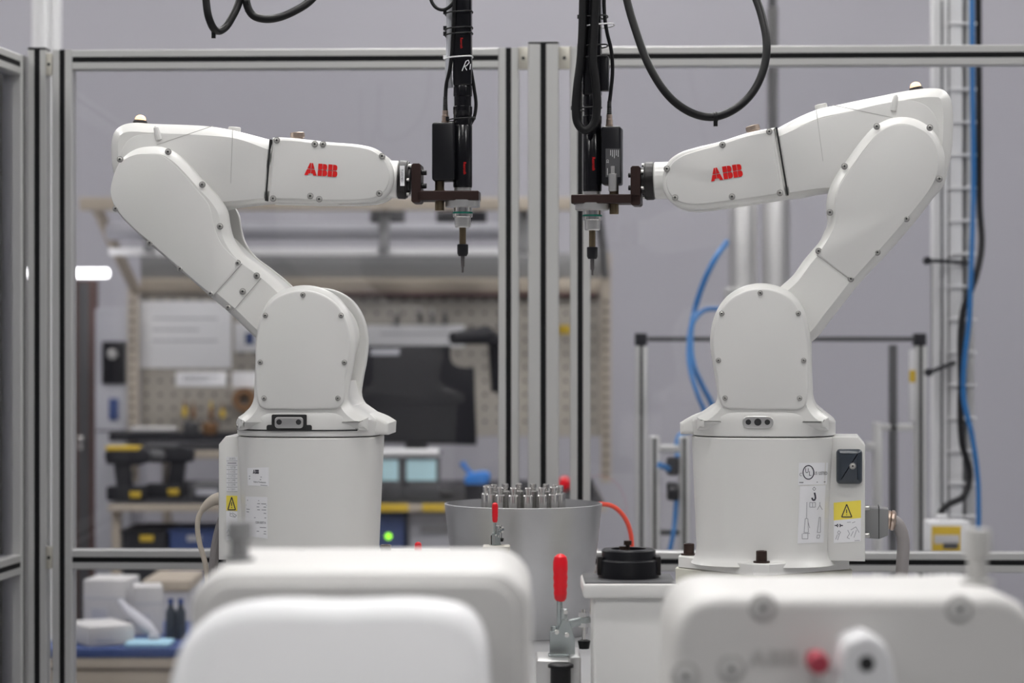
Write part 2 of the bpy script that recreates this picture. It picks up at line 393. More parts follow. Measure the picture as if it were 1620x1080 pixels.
def build_robot(D):
    s = D['s']; fr = Fr(D['cx'], 3.8, D['cz'], D['yaw']); cz = D['cz']
    R = thing('industrial_robot', D['label'], 'robot', (D['cx'], 3.8, cz), -D['yaw'], 'white robots in the guarded cell')
    zs = fr.L(0, 0, 0).z  # unused
    Z = lambda py, wv=0.0: fr.L(810 + D['cx'] * 1000, py, wv).z
    zseam = Z(687)
    # ---- base: foot flange (a square standing on its corner), tapered body
    zf0, zf1 = 0.0, 0.018
    def diamond(h, z): 
        o = []
        for k in range(4):
            t = math.pi / 2 * k; c = Vector((math.cos(t), math.sin(t))); p = Vector((-c.y, c.x))
            o += [Vector(((c * h - p * 0.012).x, (c * h - p * 0.012).y, z)), Vector(((c * h + p * 0.012).x, (c * h + p * 0.012).y, z))]
        return o
    b = MB(); b.rings([diamond(0.134, zf0), diamond(0.134, zf1 - 0.002), diamond(0.132, zf1)])
    ra = lambda z: 0.1045 + (z - 0.018) / (zseam - 0.018) * 0.0085
    zz = [0.010, 0.018, 0.024, 0.034, 0.05] + [0.05 + (zseam - 0.053) * k / 6 for k in range(1, 7)] + [zseam - 0.001]
    rr = []
    for k, z in enumerate(zz):
        e = ra(z) + (0.010 * (1 - min(1, (z - 0.010) / 0.024)) ** 2)
        if k == len(zz) - 1: e -= 0.002
        rr.append(superring(e, e, z))
    b.rings(rr)
    base = b.build('base', 'robot', R, True)
    for k in range(4):
        t = math.pi / 2 * k
        inst('foot_bolt', BOLT, base, (math.cos(t) * 0.118, math.sin(t) * 0.118, zf1 - 0.0005))
    def bmap(px, py, off):
        wv = -0.09
        for _ in range(6):
            p = fr.L(px, py, wv); a = ra(p.z)
            q = min(0.985, abs(p.x) / a); wv = -a * (1 - q ** NB) ** (1 / NB)
        p = fr.L(px, py, wv - off); return p
    def smap(wv): return lambda px, py, off: fr.L(px, py, wv - off)
    # ---- rear connector block
    x0 = -s * 0.100; xb = D['blockx']; wn = D['blockw']
    bl = sm([(x0, 0.016, 'c'), (xb, 0.016, 'c'), (xb, zseam - 0.014, 'c'), (xb + s * 0.011, zseam - 0.001, 'c'), (x0, zseam - 0.001, 'c')], 1)
    b = MB(); b.prism(bl, wn, 0.075, 0.003, 0.003, 2)
    block = b.build('connector_block', 'robot', R, True)
    # ---- swivel turret and shoulder cheeks
    zt = zseam
    b = MB()
    b.rings([superring(0.111, 0.111, zt + 0.0006), superring(0.113, 0.113, zt + 0.002), superring(0.113, 0.113, zt + 0.012, 3.3), superring(0.113, 0.113, zt + 0.021, 3.8),
             superring(0.110, 0.1125, zt + 0.026, 4.4), superring(0.104, 0.112, zt + 0.031, 5.0), superring(0.097, 0.111, zt + 0.036, 5.2), superring(0.088, 0.1085, zt + 0.042, 5.5), superring(0.080, 0.104, zt + 0.048, 5)])
    nub = sm([(s*0.06, zt + 0.002, 'c'), (s*0.128, zt + 0.002, 'c'), (s*0.129, zt + 0.020, 'c'), (s*0.116, zt + 0.028), (s*0.095, zt + 0.036), (s*0.06, zt + 0.046, 'c')], 3)
    b.prism(nub, -0.062, 0.062, 0.006, 0.006, 3)
    # cheek outline, canonical: x is measured along the arm direction
    ck = [(-0.1020, 0.030, 'c'), (-0.0880, 0.040), (-0.0790, 0.054), (-0.0765, 0.080), (-0.0752, 0.115), (-0.0740, 0.155), (-0.0665, 0.190), (-0.0520, 0.216),
          (-0.0260, 0.232), (0.0020, 0.237), (0.0290, 0.232), (0.0550, 0.216), (0.0720, 0.190), (0.0800, 0.155), (0.0775, 0.120), (0.0715, 0.085), (0.0695, 0.058),
          (0.0780, 0.044), (0.1000, 0.030, 'c'), (0.1000, 0.010, 'c'), (-0.1020, 0.010, 'c')]
    hz = D.get('shz', 0.0)
    cheek = sm([(s * p[0], zt + p[1] + (hz if p[1] > 0.1 else 0)) + tuple(p[2:]) for p in ck], 4)
    up = [p for p in cheek]
    b.prism(cheek, -0.110, -0.073, D.get('ckr', 0.012), 0.003, 5, cham=True)
    b.prism(cheek, 0.073, 0.110, 0.003, 0.012, 5)
    mid = sm([(s*-0.098, zt+0.012, 'c'), (s*-0.098, zt+0.032), (s*-0.080, zt+0.050), (s*-0.066, zt+0.085, 'c'), (s*0.062, zt+0.085, 'c'), (s*0.072, zt+0.050), (s*0.098, zt+0.030), (s*0.098, zt+0.012, 'c')], 3)
    b.prism(mid, -0.075, 0.075)
    tur = b.build('swivel_turret', 'robot', R, True)
    # ring gap under the turret
    MB().rings([superring(0.1085, 0.1085, zt - 0.003), superring(0.1085, 0.1085, zt + 0.003)]).build('turret_gap', 'gasket', tur, True)
    # shoulder cover plate
    cv = [(-0.064, 0.046), (-0.070, 0.064), (-0.0715, 0.100), (-0.0705, 0.152), (-0.0630, 0.186), (-0.0490, 0.210), (-0.0245, 0.2245), (0.002, 0.2290), (0.0270, 0.2245),
          (0.0515, 0.210), (0.0680, 0.186), (0.0750, 0.152), (0.0725, 0.118), (0.0675, 0.085), (0.066, 0.062), (0.058, 0.046), (0.030, 0.0425), (-0.030, 0.0425)]
    cover = sm([(s * p[0], zt + p[1] + (hz if p[1] > 0.1 else 0)) for p in cv], 4)
    MB().prism(cover, -0.1135, -0.1085, 0.0035, 0, 3).build('shoulder_cover', 'robot_cover', tur, True)
    for p in ((0.002, 0.2215), (-0.056, 0.190), (0.061, 0.190), (-0.064, 0.118), (0.066, 0.118), (-0.058, 0.060), (0.056, 0.060)):
        inst('screw', SCREW_S, tur, (s * p[0], -0.1136, zt + p[1] + (hz if p[1] > 0.1 else 0)))
    hub = (s * 0.002, zt + 0.157 + hz)
    # ---- lower arm: two cheeks with the forearm between them, solid root
    wa = -0.073; arm = fr.out(D['arm'], wa)
    b = MB(); b.prism(arm, wa, -0.047, 0.0125, 0.002, 5, cham=True); b.prism(arm, 0.047, 0.073, 0.002, 0.0135, 5)
    b.prism(fr.out(D['armroot'], wa), -0.050, 0.050, 0.002, 0.002)
    b.lathe((hub[0], -0.0735, hub[1]), (0, 1, 0), [(0.066, 0), (0.066, 0.147)], 32)
    la = b.build('lower_arm', 'robot', R, True)
    c2 = fr.out(D['armcover'], wa)
    MB().prism(c2, wa - 0.0012, wa + 0.004, 0.0012, 0, 2).build('arm_cover', 'robot_cover', la, True)
    for k, p in enumerate(D['armscrews']): inst('screw', SCREW, la, fr.L(p[0], p[1], wa - 0.0004))
    for q in D['armseams']:
        m_ = MB(); put_line(m_, smap(wa), q, 1.1, 0.0016); m_.build('seam', 'seam', la, True)
    # elbow pivot between the cheeks
    # ---- forearm housing
    fo = fr.out(D['fore'], -0.046)
    b = MB(); b.prism(fo, -0.046, 0.046, 0.016, 0.018, 6, cham=True)
    fh = b.build('forearm_housing', 'robot', R, True)
    MB().prism(fr.out(D['forepanel'], -0.046), -0.0472, -0.042, 0.001, 0, 2).build('side_panel', 'robot_cover', fh, True)
    for q in D['foreseams']:
        m_ = MB(); put_line(m_, smap(-0.0472), q, 1.0, 0.0004); m_.build('seam', 'emboss', fh, True)
    # lug
    (lx0, ly0), (lx1, ly1) = D['lug']
    p0 = fr.L(lx0, ly0, -0.0465); p1 = fr.L(lx1, ly1, -0.0465)
    MB().tube([p0 + (p0-p1)*0.15, p0, p0.lerp(p1, .5), p1, p1 - (p0-p1)*0.06], [0.002, 0.0042, 0.0048, 0.0048, 0.002], 10).build('lug', 'robot_cover', fh, True)
    # amber indicator lamp
    q = fr.L(D['lamp'][0], D['lamp'][1], 0.0); ax = Vector((D['lampt'], 0, 1)).normalized()
    b = MB(); b.lathe(q, ax, [(0.017, -0.014), (0.0135, -0.004)], 20); st = b.build('lamp_seat', 'robot', fh, True)
    b = MB(); b.lathe(q, ax, [(0.0115, -0.006), (0.0115, -0.001), (0.0098, 0.002)], 20); b.build('lamp_collar', 'blackox', fh, True)
    b = MB(); b.lathe(q, ax, [(0.0088, 0.0), (0.0085, 0.0045), (0.0070, 0.0078), (0.0036, 0.0098), (0.0004, 0.0104)], 20); b.build('indicator_lamp', 'amber', fh, True)
    # small cap on the seam
    q = fr.L(D['cap'][0], D['cap'][1], 0.0); MB().ccyl(q - ax * 0.006, q + ax * 0.004, 0.010, 0.001).build('plug_cap', 'robot', fh, True)
    # black joint gap between forearm and wrist housing
    (gx0, gy0), (gx1, gy1) = D['gap']; g0 = fr.L2(gx0, gy0, -0.046); g1 = fr.L2(gx1, gy1, -0.046)
    dv = (g1 - g0).normalized(); nv = Vector((-dv.y, dv.x)) * 0.0014
    a_ = g0 + dv * 0.0015; c_ = g1 - dv * 0.0015
    MB().prism([a_ - nv, c_ - nv, c_ + nv, a_ + nv], -0.0478, 0.0455).build('joint_gap', 'gasket', R, True)
    # ---- wrist housing: fork with two cheeks
    wh = fr.out(D['wrist'], -0.050)
    b = MB(); b.prism(wh, -0.050, -0.022, 0.008, 0.002, 4); b.prism(wh, 0.022, 0.050, 0.002, 0.008, 4)
    b.prism(fr.out(D['wristroot'], -0.050), -0.030, 0.030, 0.002, 0.002)
    wr = b.build('wrist_housing', 'robot', R, True)
    MB().prism(fr.out(D['wristcover'], -0.050), -0.0520, -0.046, 0.002, 0, 3).build('wrist_cover', 'robot_cover', wr, True)
    for p in D['wristscrews']: inst('screw', SCREW, wr, fr.L(p[0], p[1], -0.0519))
    b = MB(); abb(b, smap(-0.0521), *D['abb']); b.build('logo', 'red', wr, True, label='red block letter logo')
    q = fr.L(D['plug'][0], D['plug'][1], 0.0); ax2 = Vector((D['plugt'], 0, 1)).normalized()
    MB().lathe(q, ax2, [(0.009, -0.006), (0.009, 0.0), (0.0115, 0.0004), (0.0115, 0.0075), (0.010, 0.0085), (0.004, 0.0085)], 12).build('plug_cap', 'brass', wr, True, label='nickel plug on the wrist housing')
    # axis five knuckle and flange
    kc = fr.L(D['knuckle'][0], D['knuckle'][1], 0); fa = fr.L(D['flange'][0], D['flange'][1], 0); ax = (fa - kc); ax.y = 0; ax.normalize()
    b = MB(); b.lathe((kc.x, -0.021, kc.z), (0, 1, 0), [(0.036, 0), (0.036, 0.042)], 28)
    b.ccyl(kc, fa - ax * 0.001, 0.0295, 0.002, 28); kn = b.build('wrist_knuckle', 'robot', R, True)
    b = MB(); b.lathe(fa - ax * 0.001, ax, [(0.029, 0), (0.0305, 0.001), (0.0305, 0.0125), (0.029, 0.0135), (0.029, 0.015), (0.0225, 0.0152), (0.0225, 0.019)], 28)
    fl = b.build('tool_flange', 'blackox', R, True)
    for k in range(6):
        t = k * math.pi / 3 + 0.3; o_ = ax.orthogonal().normalized(); o2 = ax.cross(o_)
        c = fa + ax * 0.013 + (o_ * math.cos(t) + o2 * math.sin(t)) * 0.0255
        MB().cyl(c, c + ax * 0.005, 0.0028, seg=8).build('flange_bolt', 'steel', fl, True)
    D['fr'] = fr; D['R'] = R; D['bmap'] = bmap; D['smap'] = smap; D['base'] = base; D['block'] = block; D['tur'] = tur; D['zt'] = zt; D['fl'] = fl; D['wn'] = wn
    D['la'] = la
    return R

LEFT = dict(
    s=1, cx=-0.317, cz=0.993, yaw=math.radians(3.0), label='white six-axis robot with level forearm and two small cable plugs at its back',
    blockx=-0.139, blockw=-0.055, ckr=0.013, shz=-0.003,
    arm=[(236, 230), (258, 232), (280, 244), (302, 265), (324, 290), (345, 313), (357, 333), (361, 356), (367, 377), (384, 401), (410, 421), (438, 444), (462, 470), (500, 530), (470, 560), (437, 560),
         (404, 536), (364, 498), (329, 468), (284, 429), (240, 391), (208, 362), (184, 337), (175, 320), (172, 302), (174, 282), (181, 263), (193, 246), (212, 234)],
    armroot=[(352, 372, 'c'), (384, 404), (410, 424), (438, 447), (462, 472), (500, 530), (470, 560), (437, 558), (404, 534), (364, 496), (329, 466), (300, 440, 'c')],
    armcover=[(236, 243), (254, 245), (271, 256), (292, 277), (313, 302), (330, 323), (336, 345), (341, 365), (352, 388), (372, 408), (383, 417, 'c'), (338, 467, 'c'), (329, 461),
              (284, 423), (240, 385), (208, 357), (187, 334), (178, 318), (175, 302), (178, 284), (185, 267), (197, 252), (215, 244)],
    armscrews=[(190, 252), (266, 240), (320, 292), (348, 358), (376, 416), (406, 436), (384, 461), (361, 486), (333, 464), (285, 425), (237, 384), (183, 330)],
    armseams=[[(383, 417), (338, 467)], [(413, 440), (366, 495)]],
    fore=[(205, 192), (235, 193.5), (330, 198), (365, 204), (428, 220), (448, 225, 'c'), (441, 316, 'c'), (420, 319), (360, 326), (300, 340), (230, 330), (190, 300), (175, 272), (171, 240), (172, 218), (177, 205), (188, 196)],
    forepanel=[(236, 212), (330, 214), (375, 219), (424, 236, 'c'), (418, 314, 'c'), (360, 319), (300, 320), (225, 300), (192, 250), (198, 228), (212, 216)],
    foreseams=[[(337, 199), (248, 229)], [(368, 206), (365, 290)]],
    lug=((247, 202), (252, 221)), lamp=(222, 192), lampt=0.08, cap=(371, 205),
    gap=((428, 219), (420.5, 319)),
    wrist=[(430, 217, 'c'), (444, 216.5), (518, 224), (583, 231), (598, 237), (611, 248), (619, 262), (622, 278), (619, 295), (610, 309), (594, 317), (574, 320), (511, 321), (423, 319, 'c')],
    wristroot=[(430, 218, 'c'), (530, 226, 'c'), (536, 276), (526, 320, 'c'), (423, 318, 'c')],
    wristcover=[(434, 222, 'c'), (446, 221), (518, 228), (582, 235), (595, 241), (607, 251), (614, 264), (617, 278), (614, 293), (605, 306), (592, 313), (574, 316), (511, 317), (427, 314, 'c')],
    wristscrews=[(438, 222), (511, 228), (604.5, 247), (600, 306), (505, 315), (432, 314), (498, 228), (491, 310)],
    abb=(481.5, 276.5, 52, 19.5, 4.2), plug=(471, 218), plugt=-0.05, knuckle=(578, 281), flange=(632, 284))
RIGHT = dict(
    s=-1, cx=0.398, cz=0.993, yaw=math.radians(7.5), label='white six-axis robot with raised elbow and a thick grey cable at its back',
    blockx=0.158, blockw=-0.055, ckr=0.012, shz=0.0,
    arm=[(1427, 183), (1453, 188), (1476, 204), (1490, 226), (1496, 250), (1493, 278), (1483, 303), (1462, 332), (1410, 393), (1364, 442), (1318, 500), (1284, 540), (1230, 560), (1195, 530), (1230, 458),
         (1253, 436), (1272, 410), (1300, 375), (1309, 350), (1307, 327), (1310, 303), (1322, 277), (1338, 254), (1364, 219), (1382, 200), (1404, 187)],
    armroot=[(1305, 362, 'c'), (1410, 390, 'c'), (1364, 440), (1318, 498), (1284, 538), (1230, 560), (1195, 530), (1232, 460), (1253, 438), (1272, 412), (1298, 378)],
    armcover=[(1427, 197), (1450, 201), (1469, 213), (1481, 231), (1485, 250), (1483, 274), (1473, 296), (1452, 325), (1400, 386), (1348, 444, 'c'), (1294, 402, 'c'), (1309, 378), (1321, 352),
              (1321, 328), (1323, 308), (1334, 284), (1350, 262), (1373, 231), (1390, 211), (1407, 200)],
    armscrews=[(1387, 200), (1471, 202), (1486, 283), (1434, 346), (1388, 399), (1346, 441), (1295, 397), (1313, 336), (1336, 263)],
    armseams=[[(1292, 403), (1348, 445)]],
    fore=[(1478, 137), (1493, 139.5), (1504, 151), (1508.5, 173), (1509, 202), (1507, 236), (1501, 268), (1490, 298), (1440, 330), (1370, 320), (1320, 302), (1255, 311), (1228, 311, 'c'), (1212, 212, 'c'), (1229, 201),
          (1292, 171), (1325, 163.5), (1390, 150), (1442, 140)],
    forepanel=[(1233, 215, 'c'), (1295, 189), (1330, 180), (1400, 163), (1440, 159), (1466, 168), (1482, 190), (1484, 220), (1440, 270), (1370, 305), (1318, 297), (1249, 305, 'c')],
    foreseams=[[(1317, 166), (1412, 186)], [(1291, 172), (1302, 255)]],
    lug=((1417, 153), (1413.5, 175)), lamp=(1449, 140), lampt=-0.2, cap=(1299, 169),
    gap=((1228, 200), (1246.5, 310)),
    wrist=[(1225.5, 201, 'c'), (1184, 209), (1140, 223), (1099, 233), (1075, 241), (1059, 252), (1050.5, 267), (1047.5, 286), (1051, 305), (1062, 320), (1082, 329), (1102, 330.5), (1162, 323), (1244, 310.5, 'c')],
    wristroot=[(1226, 202, 'c'), (1130, 228, 'c'), (1124, 280), (1136, 325, 'c'), (1243, 310, 'c')],
    wristcover=[(1222, 207, 'c'), (1184, 214), (1140, 228), (1100, 239), (1080, 246), (1065, 256), (1057, 269), (1054, 286), (1057, 302), (1067, 315), (1084, 322), (1102, 323.5), (1162, 317), (1237, 306, 'c')],
    wristscrews=[(1217, 208), (1143, 229), (1055, 267), (1068, 312.5), (1158, 311), (1234, 305)],
    abb=(1125, 287, 51.5, 20.5, -9), plug=(1192, 207), plugt=-0.25, knuckle=(1092, 284), flange=(1034, 286))
for D in (LEFT, RIGHT): build_robot(D)

# details that differ: sensor strip on the turret
fr = LEFT['fr']; R = LEFT['R']; zt = LEFT['zt']
b = MB(); b.prism(rrect(-0.046, zt + 0.010, 0.008, zt + 0.035, 0.002, 2), -0.1155, -0.100); b.prism(rrect(-0.054, zt + 0.010, 0.016, zt + 0.019, 0.003, 3), -0.1150, -0.100)
ng = b.build('sensor_recess', 'gasket', LEFT['tur'], True)
b = MB(); b.prism(rrect(-0.041, zt + 0.014, 0.003, zt + 0.031, 0.005), -0.1185, -0.110, 0.001)
b.build('sensor_plate', 'silver', LEFT['tur'], True)
for x in (-0.034, -0.004): MB().cyl((x, -0.1190, zt + 0.0235), (x, -0.117, zt + 0.0235), 0.0042).build('plate_hole', 'hole', LEFT['tur'], True)
def tsurf(u, n=3.3, a=0.113): return -a * max(0.0, 1 - abs(u / a) ** n) ** (1 / n)
MB().tube([(u, tsurf(u) - 0.0002, zt + 0.0105) for u in [-0.106 + k * 0.19 / 40 for k in range(41)]], 0.0011, 6).build('seam', 'gasket', LEFT['tur'], True)
for u in (-0.104, -0.088, 0.084):
    h = 0.001; inst('screw', SCREW_S, LEFT['tur'], (u, tsurf(u) - 0.0002, zt + 0.0155), (0, 0, math.atan2(tsurf(u + h) - tsurf(u - h), 2 * h)))
fr = RIGHT['fr']; zt = RIGHT['zt']; q = fr.L(1199, 667.5, -0.1135)
b = MB(); b.prism(rrect(q.x - 0.0235, q.z - 0.0095, q.x + 0.0235, q.z + 0.0095, 0.009, 5), -0.1155, -0.105, 0.0015); b.build('sensor_plate', 'silver', RIGHT['tur'], True)
for k, x in enumerate((-0.0145, 0, 0.0145)): MB().cyl((q.x + x, -0.1161, q.z), (q.x + x, -0.113, q.z), 0.0042 if k != 1 else 0.0056).build('plate_hole', 'hole', RIGHT['tur'], True)

# stickers on the robots
def tri(mb, mp, cx, cy, h, wd):
    a, bq, c = (cx, cy - h/2), (cx + wd/2, cy + h/2), (cx - wd/2, cy + h/2)
    put_line(mb, mp, [a, bq, c, a], 1.6); put_line(mb, mp, [(cx, cy - h*.1), (cx, cy + h*.2)], 1.3); put_line(mb, mp, [(cx, cy + h*.29), (cx, cy + h*.36)], 1.3)
mp = RIGHT['bmap']; R = RIGHT['R']; 
b = MB(); put_sheet(b, mp, [(1264, 732), (1310, 731.5), (1308, 766), (1262.5, 767)]); lb = b.build('approval_label', 'paper', R, True)
b = MB(); ring = [(1279 + 8.5*math.cos(t/14*math.pi), 747 + 10.8*math.sin(t/14*math.pi)) for t in range(29)]; put_line(b, mp, ring, 1.6)
put_text(b, mp, 'U', 1276.6, 744.5, 7.5, 0.8); put_text(b, mp, 'L', 1281.5, 749, 7.5, 0.8); put_text(b, mp, 'C', 1266.8, 750.5, 5, 0.8); put_text(b, mp, 'US  LISTED', 1298.2, 748.5, 5.0, 0.62)
put_line(b, mp, [(1264.5, 763), (1271, 763)], 1.0); put_line(b, mp, [(1292, 762.4), (1306, 762)], 1.0)
b.build('lettering', 'ink', lb, True)
b = MB(); put_sheet(b, mp, [(1265.5, 768.5), (1306, 767.5), (1303, 858), (1261.5, 859.5)]); lb = b.build('lifting_label', 'paper', R, True)
b = MB(); put_line(b, mp, [(1288.5, 779), (1290, 785), (1290, 789), (1287.5, 791.5), (1285, 789.5), (1284.8, 787)], 2.6)
b.build('hook_symbol', 'ink', lb, True)
b = MB()
for L_ in ([(1276.5, 794), (1276, 820)], [(1274, 820), (1278, 820), (1279, 842), (1272, 842), (1274, 820)], [(1270, 843.5), (1281, 843.5)], [(1269, 844), (1269, 852), (1278, 852), (1278, 844)], [(1278, 824), (1281, 835)],
           [(1281, 794.5), (1285.5, 795), (1290, 794.5), (1290, 802), (1281, 802), (1281, 794.5)], [(1285.5, 795), (1285.5, 802)], [(1297, 794), (1297, 799), (1293, 806)], [(1297, 799), (1301, 806)],
           [(1296, 818), (1298, 818), (1298, 842), (1293, 842), (1296, 818)], [(1293, 846), (1297, 846), (1296, 851), (1292, 851), (1293, 846)], [(1288, 770), (1290.5, 773), (1288, 776), (1285.6, 773), (1288, 770)]): put_line(b, mp, L_, 0.8)
b.build('diagram', 'inkgrey', lb, True)
fr = RIGHT['fr']; mp = RIGHT['smap'](RIGHT['wn'])
b = MB(); put_sheet(b, mp, [(1319, 795), (1362, 791), (1362, 819), (1319, 823)], n=1); lb = b.build('warning_label', 'yellow', R, True, label='yellow warning triangle label')
b = MB(); tri(b, mp, 1339.5, 807.5, 20, 16); b.build('warning_triangle', 'ink', lb, True)
b = MB(); put_sheet(b, mp, [(1319, 823), (1362, 819), (1362, 856), (1319, 859)], n=1); lb = b.build('instruction_label', 'paper', R, True)
b = MB()
for L_ in ([(1320.5, 831), (1324, 831)], [(1325.5, 828.5), (1324, 831), (1325.5, 833.5)], [(1326.3, 831), (1327.5, 831)], [(1328.5, 828.5), (1330, 831), (1328.5, 833.5)], [(1330, 831), (1333.5, 831)]): put_line(b, mp, L_, 1.6)
b.build('symbol', 'ink', lb, True)
b = MB()
for L_ in ([(1327, 839), (1330, 842), (1327, 845), (1325, 842), (1327, 839)], [(1325, 845), (1322, 853)], [(1328, 845), (1325, 854)], [(1341, 838), (1344, 844), (1340, 850), (1344, 852)], [(1346, 838), (1354, 833), (1359, 842)], [(1350, 840), (1346, 848)], [(1355, 838), (1351, 850)],
           [(1340, 826), (1346, 825.5)], [(1348, 827), (1353, 825)], [(1352, 855), (1360, 854.4)]): put_line(b, mp, L_, 0.8)
b.build('diagram', 'inkgrey', lb, True)
# black cover and connector on the right robot's block
blk = RIGHT['block']; wn = RIGHT['wn']; p0 = fr.L(1323, 765, wn); p1 = fr.L(1364, 710, wn)
b = MB(); b.prism(rrect(p0.x, p0.z, p1.x, p1.z, 0.006, 4), wn - 0.012, wn + 0.004, 0.008, 0, 4); b.build('switch_cover', 'navy', blk, True, label='glossy dark plastic cover')
q = fr.L(1349, 737, wn - 0.012); o_ = inst('screw', SCREW, blk, q)
b = MB(); p0 = fr.L(1364, 800, 0.0); p1 = fr.L(1390, 851, 0.0); p2 = fr.L(1405, 845, 0)
b.prism([(p0.x, p0.z), (p2.x, p0.z - 0.003), (p2.x, p2.z), (p1.x, p1.z), (p0.x, p1.z + 0.002)], -0.022, 0.022, 0.003, 0.003, 2); cn = b.build('cable_connector', 'grey', R, True, label='grey rectangular cable connector')
b = MB(); b.box(p1.x - 0.0006, p1.x + 0.0006, -0.0225, 0.0225, p1.z + 0.001, p0.z + 0.0008); b.build('seam', 'gasket', cn, True)
for py in (804, 847):
    a_ = fr.L(1364, py, -0.02); c_ = fr.L(1376, py - 1, -0.02); MB().ccyl(a_, c_, 0.0042, 0.001, 12).build('locking_screw', 'steel', cn, True)
a_ = fr.L(1404, 822, 0); c_ = fr.L(1413, 823, 0)
b = MB(); b.lathe(a_, c_ - a_, [(0.015, 0), (0.015, 0.004), (0.013, 0.0045), (0.016, 0.006), (0.016, 0.010), (0.0125, 0.013)], 16); b.build('cable_gland', 'brass', cn, True)
hp = fr.path([(1408, 822, 0), (1417, 826, 0), (1425, 838, 0), (1429, 856, 0), (1428, 885, 0.0), (1426, 915, 0), (1424, 960, 0)])
MB().tube(hp, 0.0102, 12).build('cable', 'hosegrey', cn, True, label='thick grey cable')

mp = LEFT['bmap']; R = LEFT['R']; fr = LEFT['fr']
b = MB(); put_sheet(b, mp, [(391, 740), (425, 739), (425.5, 769), (392, 767.5)]); lb = b.build('maker_label', 'paper', R, True)
b = MB(); abb(b, mp, 400, 749.2, 9.5, 6.5); put_text(b, mp, 'Robot Production', 411, 762.5, 2.6, 0.72, 3)
b.build('lettering', 'ink', lb, True)
b = MB(); put_line(b, mp, [(394, 753), (414, 754.5)], 1.3); put_line(b, mp, [(394, 757), (413, 758.5)], 1.3); put_line(b, mp, [(412, 767), (423, 768)], .8); b.build('fine_print', 'inkgrey', lb, True)
b = MB(); put_sheet(b, mp, [(388.5, 785), (423, 786), (423.5, 852), (388, 847)]); lb = b.build('rating_label', 'paper', R, True)
b = MB(); put_text(b, mp, '1200-500716', 412, 826.5, 3.6, 0.62, 2); b.build('lettering', 'ink', lb, True)
b = MB()
for y, x0_, x1_ in ((791, 391, 410), (796.5, 407, 421), (798.8, 389, 422), (801.5, 406, 421), (806, 407, 421), (811.5, 417, 421), (818.5, 402, 421), (834, 411, 421), (840, 406, 421), (844, 417, 421), (805, 390, 395), (809, 390, 394)): put_line(b, mp, [(x0_, y), (x1_, y + 0.5)], 0.8 if y == 798.8 else 1.2)
b.build('fine_print', 'inkgrey', lb, True)
mp = LEFT['smap'](LEFT['wn'])
b = MB(); put_sheet(b, mp, [(358, 722), (376, 722), (376, 777), (358, 777)], n=1); lb = b.build('calibration_label', 'paper', R, True)
b = MB()
for k, tx in enumerate(('1200-500716', '', '1  0.0728', '2  4.1552', '3  2.7523', '4  2.1995', '5  3.2739', '6  3.2671')):
    y = 725.5 + k * 6.9; (put_text if tx else (lambda *a: put_line(b, mp, [(360, y), (374, y)], 1.4)))(b, mp, tx, 367, y, 3.3, 0.62 if k > 1 else 0.42); put_line(b, mp, [(358.5, y + 3.4), (375.5, y + 3.4)], 0.6)
b.build('lettering', 'inkgrey', lb, True)
b = MB(); put_sheet(b, mp, [(358, 783.5), (375.5, 784), (375.5, 808), (358, 807)], n=1); lb = b.build('warning_label', 'yellow', R, True, label='yellow warning triangle label')
b = MB(); tri(b, mp, 366.5, 796, 20, 12); b.build('warning_triangle', 'ink', lb, True)
b = MB(); put_sheet(b, mp, [(358, 808), (375.5, 809), (375.5, 855), (358, 854)], n=1); lb = b.build('instruction_label', 'paper', R, True)
b = MB()
for L_ in ([(364, 810), (364, 816), (372, 818), (374, 815), (368, 811), (364, 813)], [(367, 813), (372, 818)], [(359, 843), (362, 837), (365, 846), (359, 847)]): put_line(b, mp, L_, 0.8)
b.build('diagram', 'inkgrey', lb, True)
# flange serial label on the left robot
b = MB(); q0 = fr.L(635, 262, -0.0312); q1 = fr.L(640, 295, -0.0312)
mp = LEFT['smap'](-0.0312)
b = MB(); put_sheet(b, mp, [(632.5, 262), (640, 262), (640, 294), (633, 294)], n=1); lb = b.build('serial_label', 'paper', LEFT['fl'], True)
b = MB(); put_text(b, mp, '1200-500716', 636.5, 278, 4.0, 0.68, -90); b.build('serial_number', 'ink', LEFT['fl'], True)
# left robot plugs and cables
x = LEFT['blockx']
b = MB(); pl = fr.path([(356, 790, 0.03), (344, 789, 0.03), (330, 796, 0.03), (320, 806, 0.03)], 4)
b.tube(pl, [0.013 - 0.008 * k / (len(pl) - 1) for k in range(len(pl))], 12); pg = b.build('cable_plug', 'hosebeige', R, True, label='beige moulded cable plug')
MB().tube(fr.path([(321, 805, 0.03), (315, 815, 0.03), (312.5, 832, 0.03), (316, 860, 0.03), (324, 888, 0.03), (330, 930, 0.03)]), 0.0042, 10).build('cable', 'hosebeige', pg, True, label='thin beige cable')
MB().tube(fr.path([(360, 808, 0.02), (352, 822, 0.02), (345, 845, 0.02), (340, 872, 0.02), (337, 910, 0.02), (336, 950, 0.02)]), 0.0075, 10).build('cable', 'hosegrey', R, True, label='grey cable')

# riser plinths below the robots
for D, lab in ((LEFT, 'cream plinth under the robot with the level forearm'), (RIGHT, 'cream plinth under the robot with the raised elbow')):
    b = MB(); c = Vector((D['cx'], 3.8)); an = -D['yaw']; H = D['cz'] - TZ
    def ring(h, z): return [Vector((c.x + h * math.cos(an + math.pi/2*k + e), c.y + h * math.sin(an + math.pi/2*k + e), z)) for k in range(4) for e in (-0.05, 0.05)]
    b.rings([ring(0.137, TZ), ring(0.139, TZ + 0.002), ring(0.139, D['cz'] - 0.003), ring(0.137, D['cz'] - 0.001)])
    b.solo('robot_plinth', 'cream', lab, 'plinth')

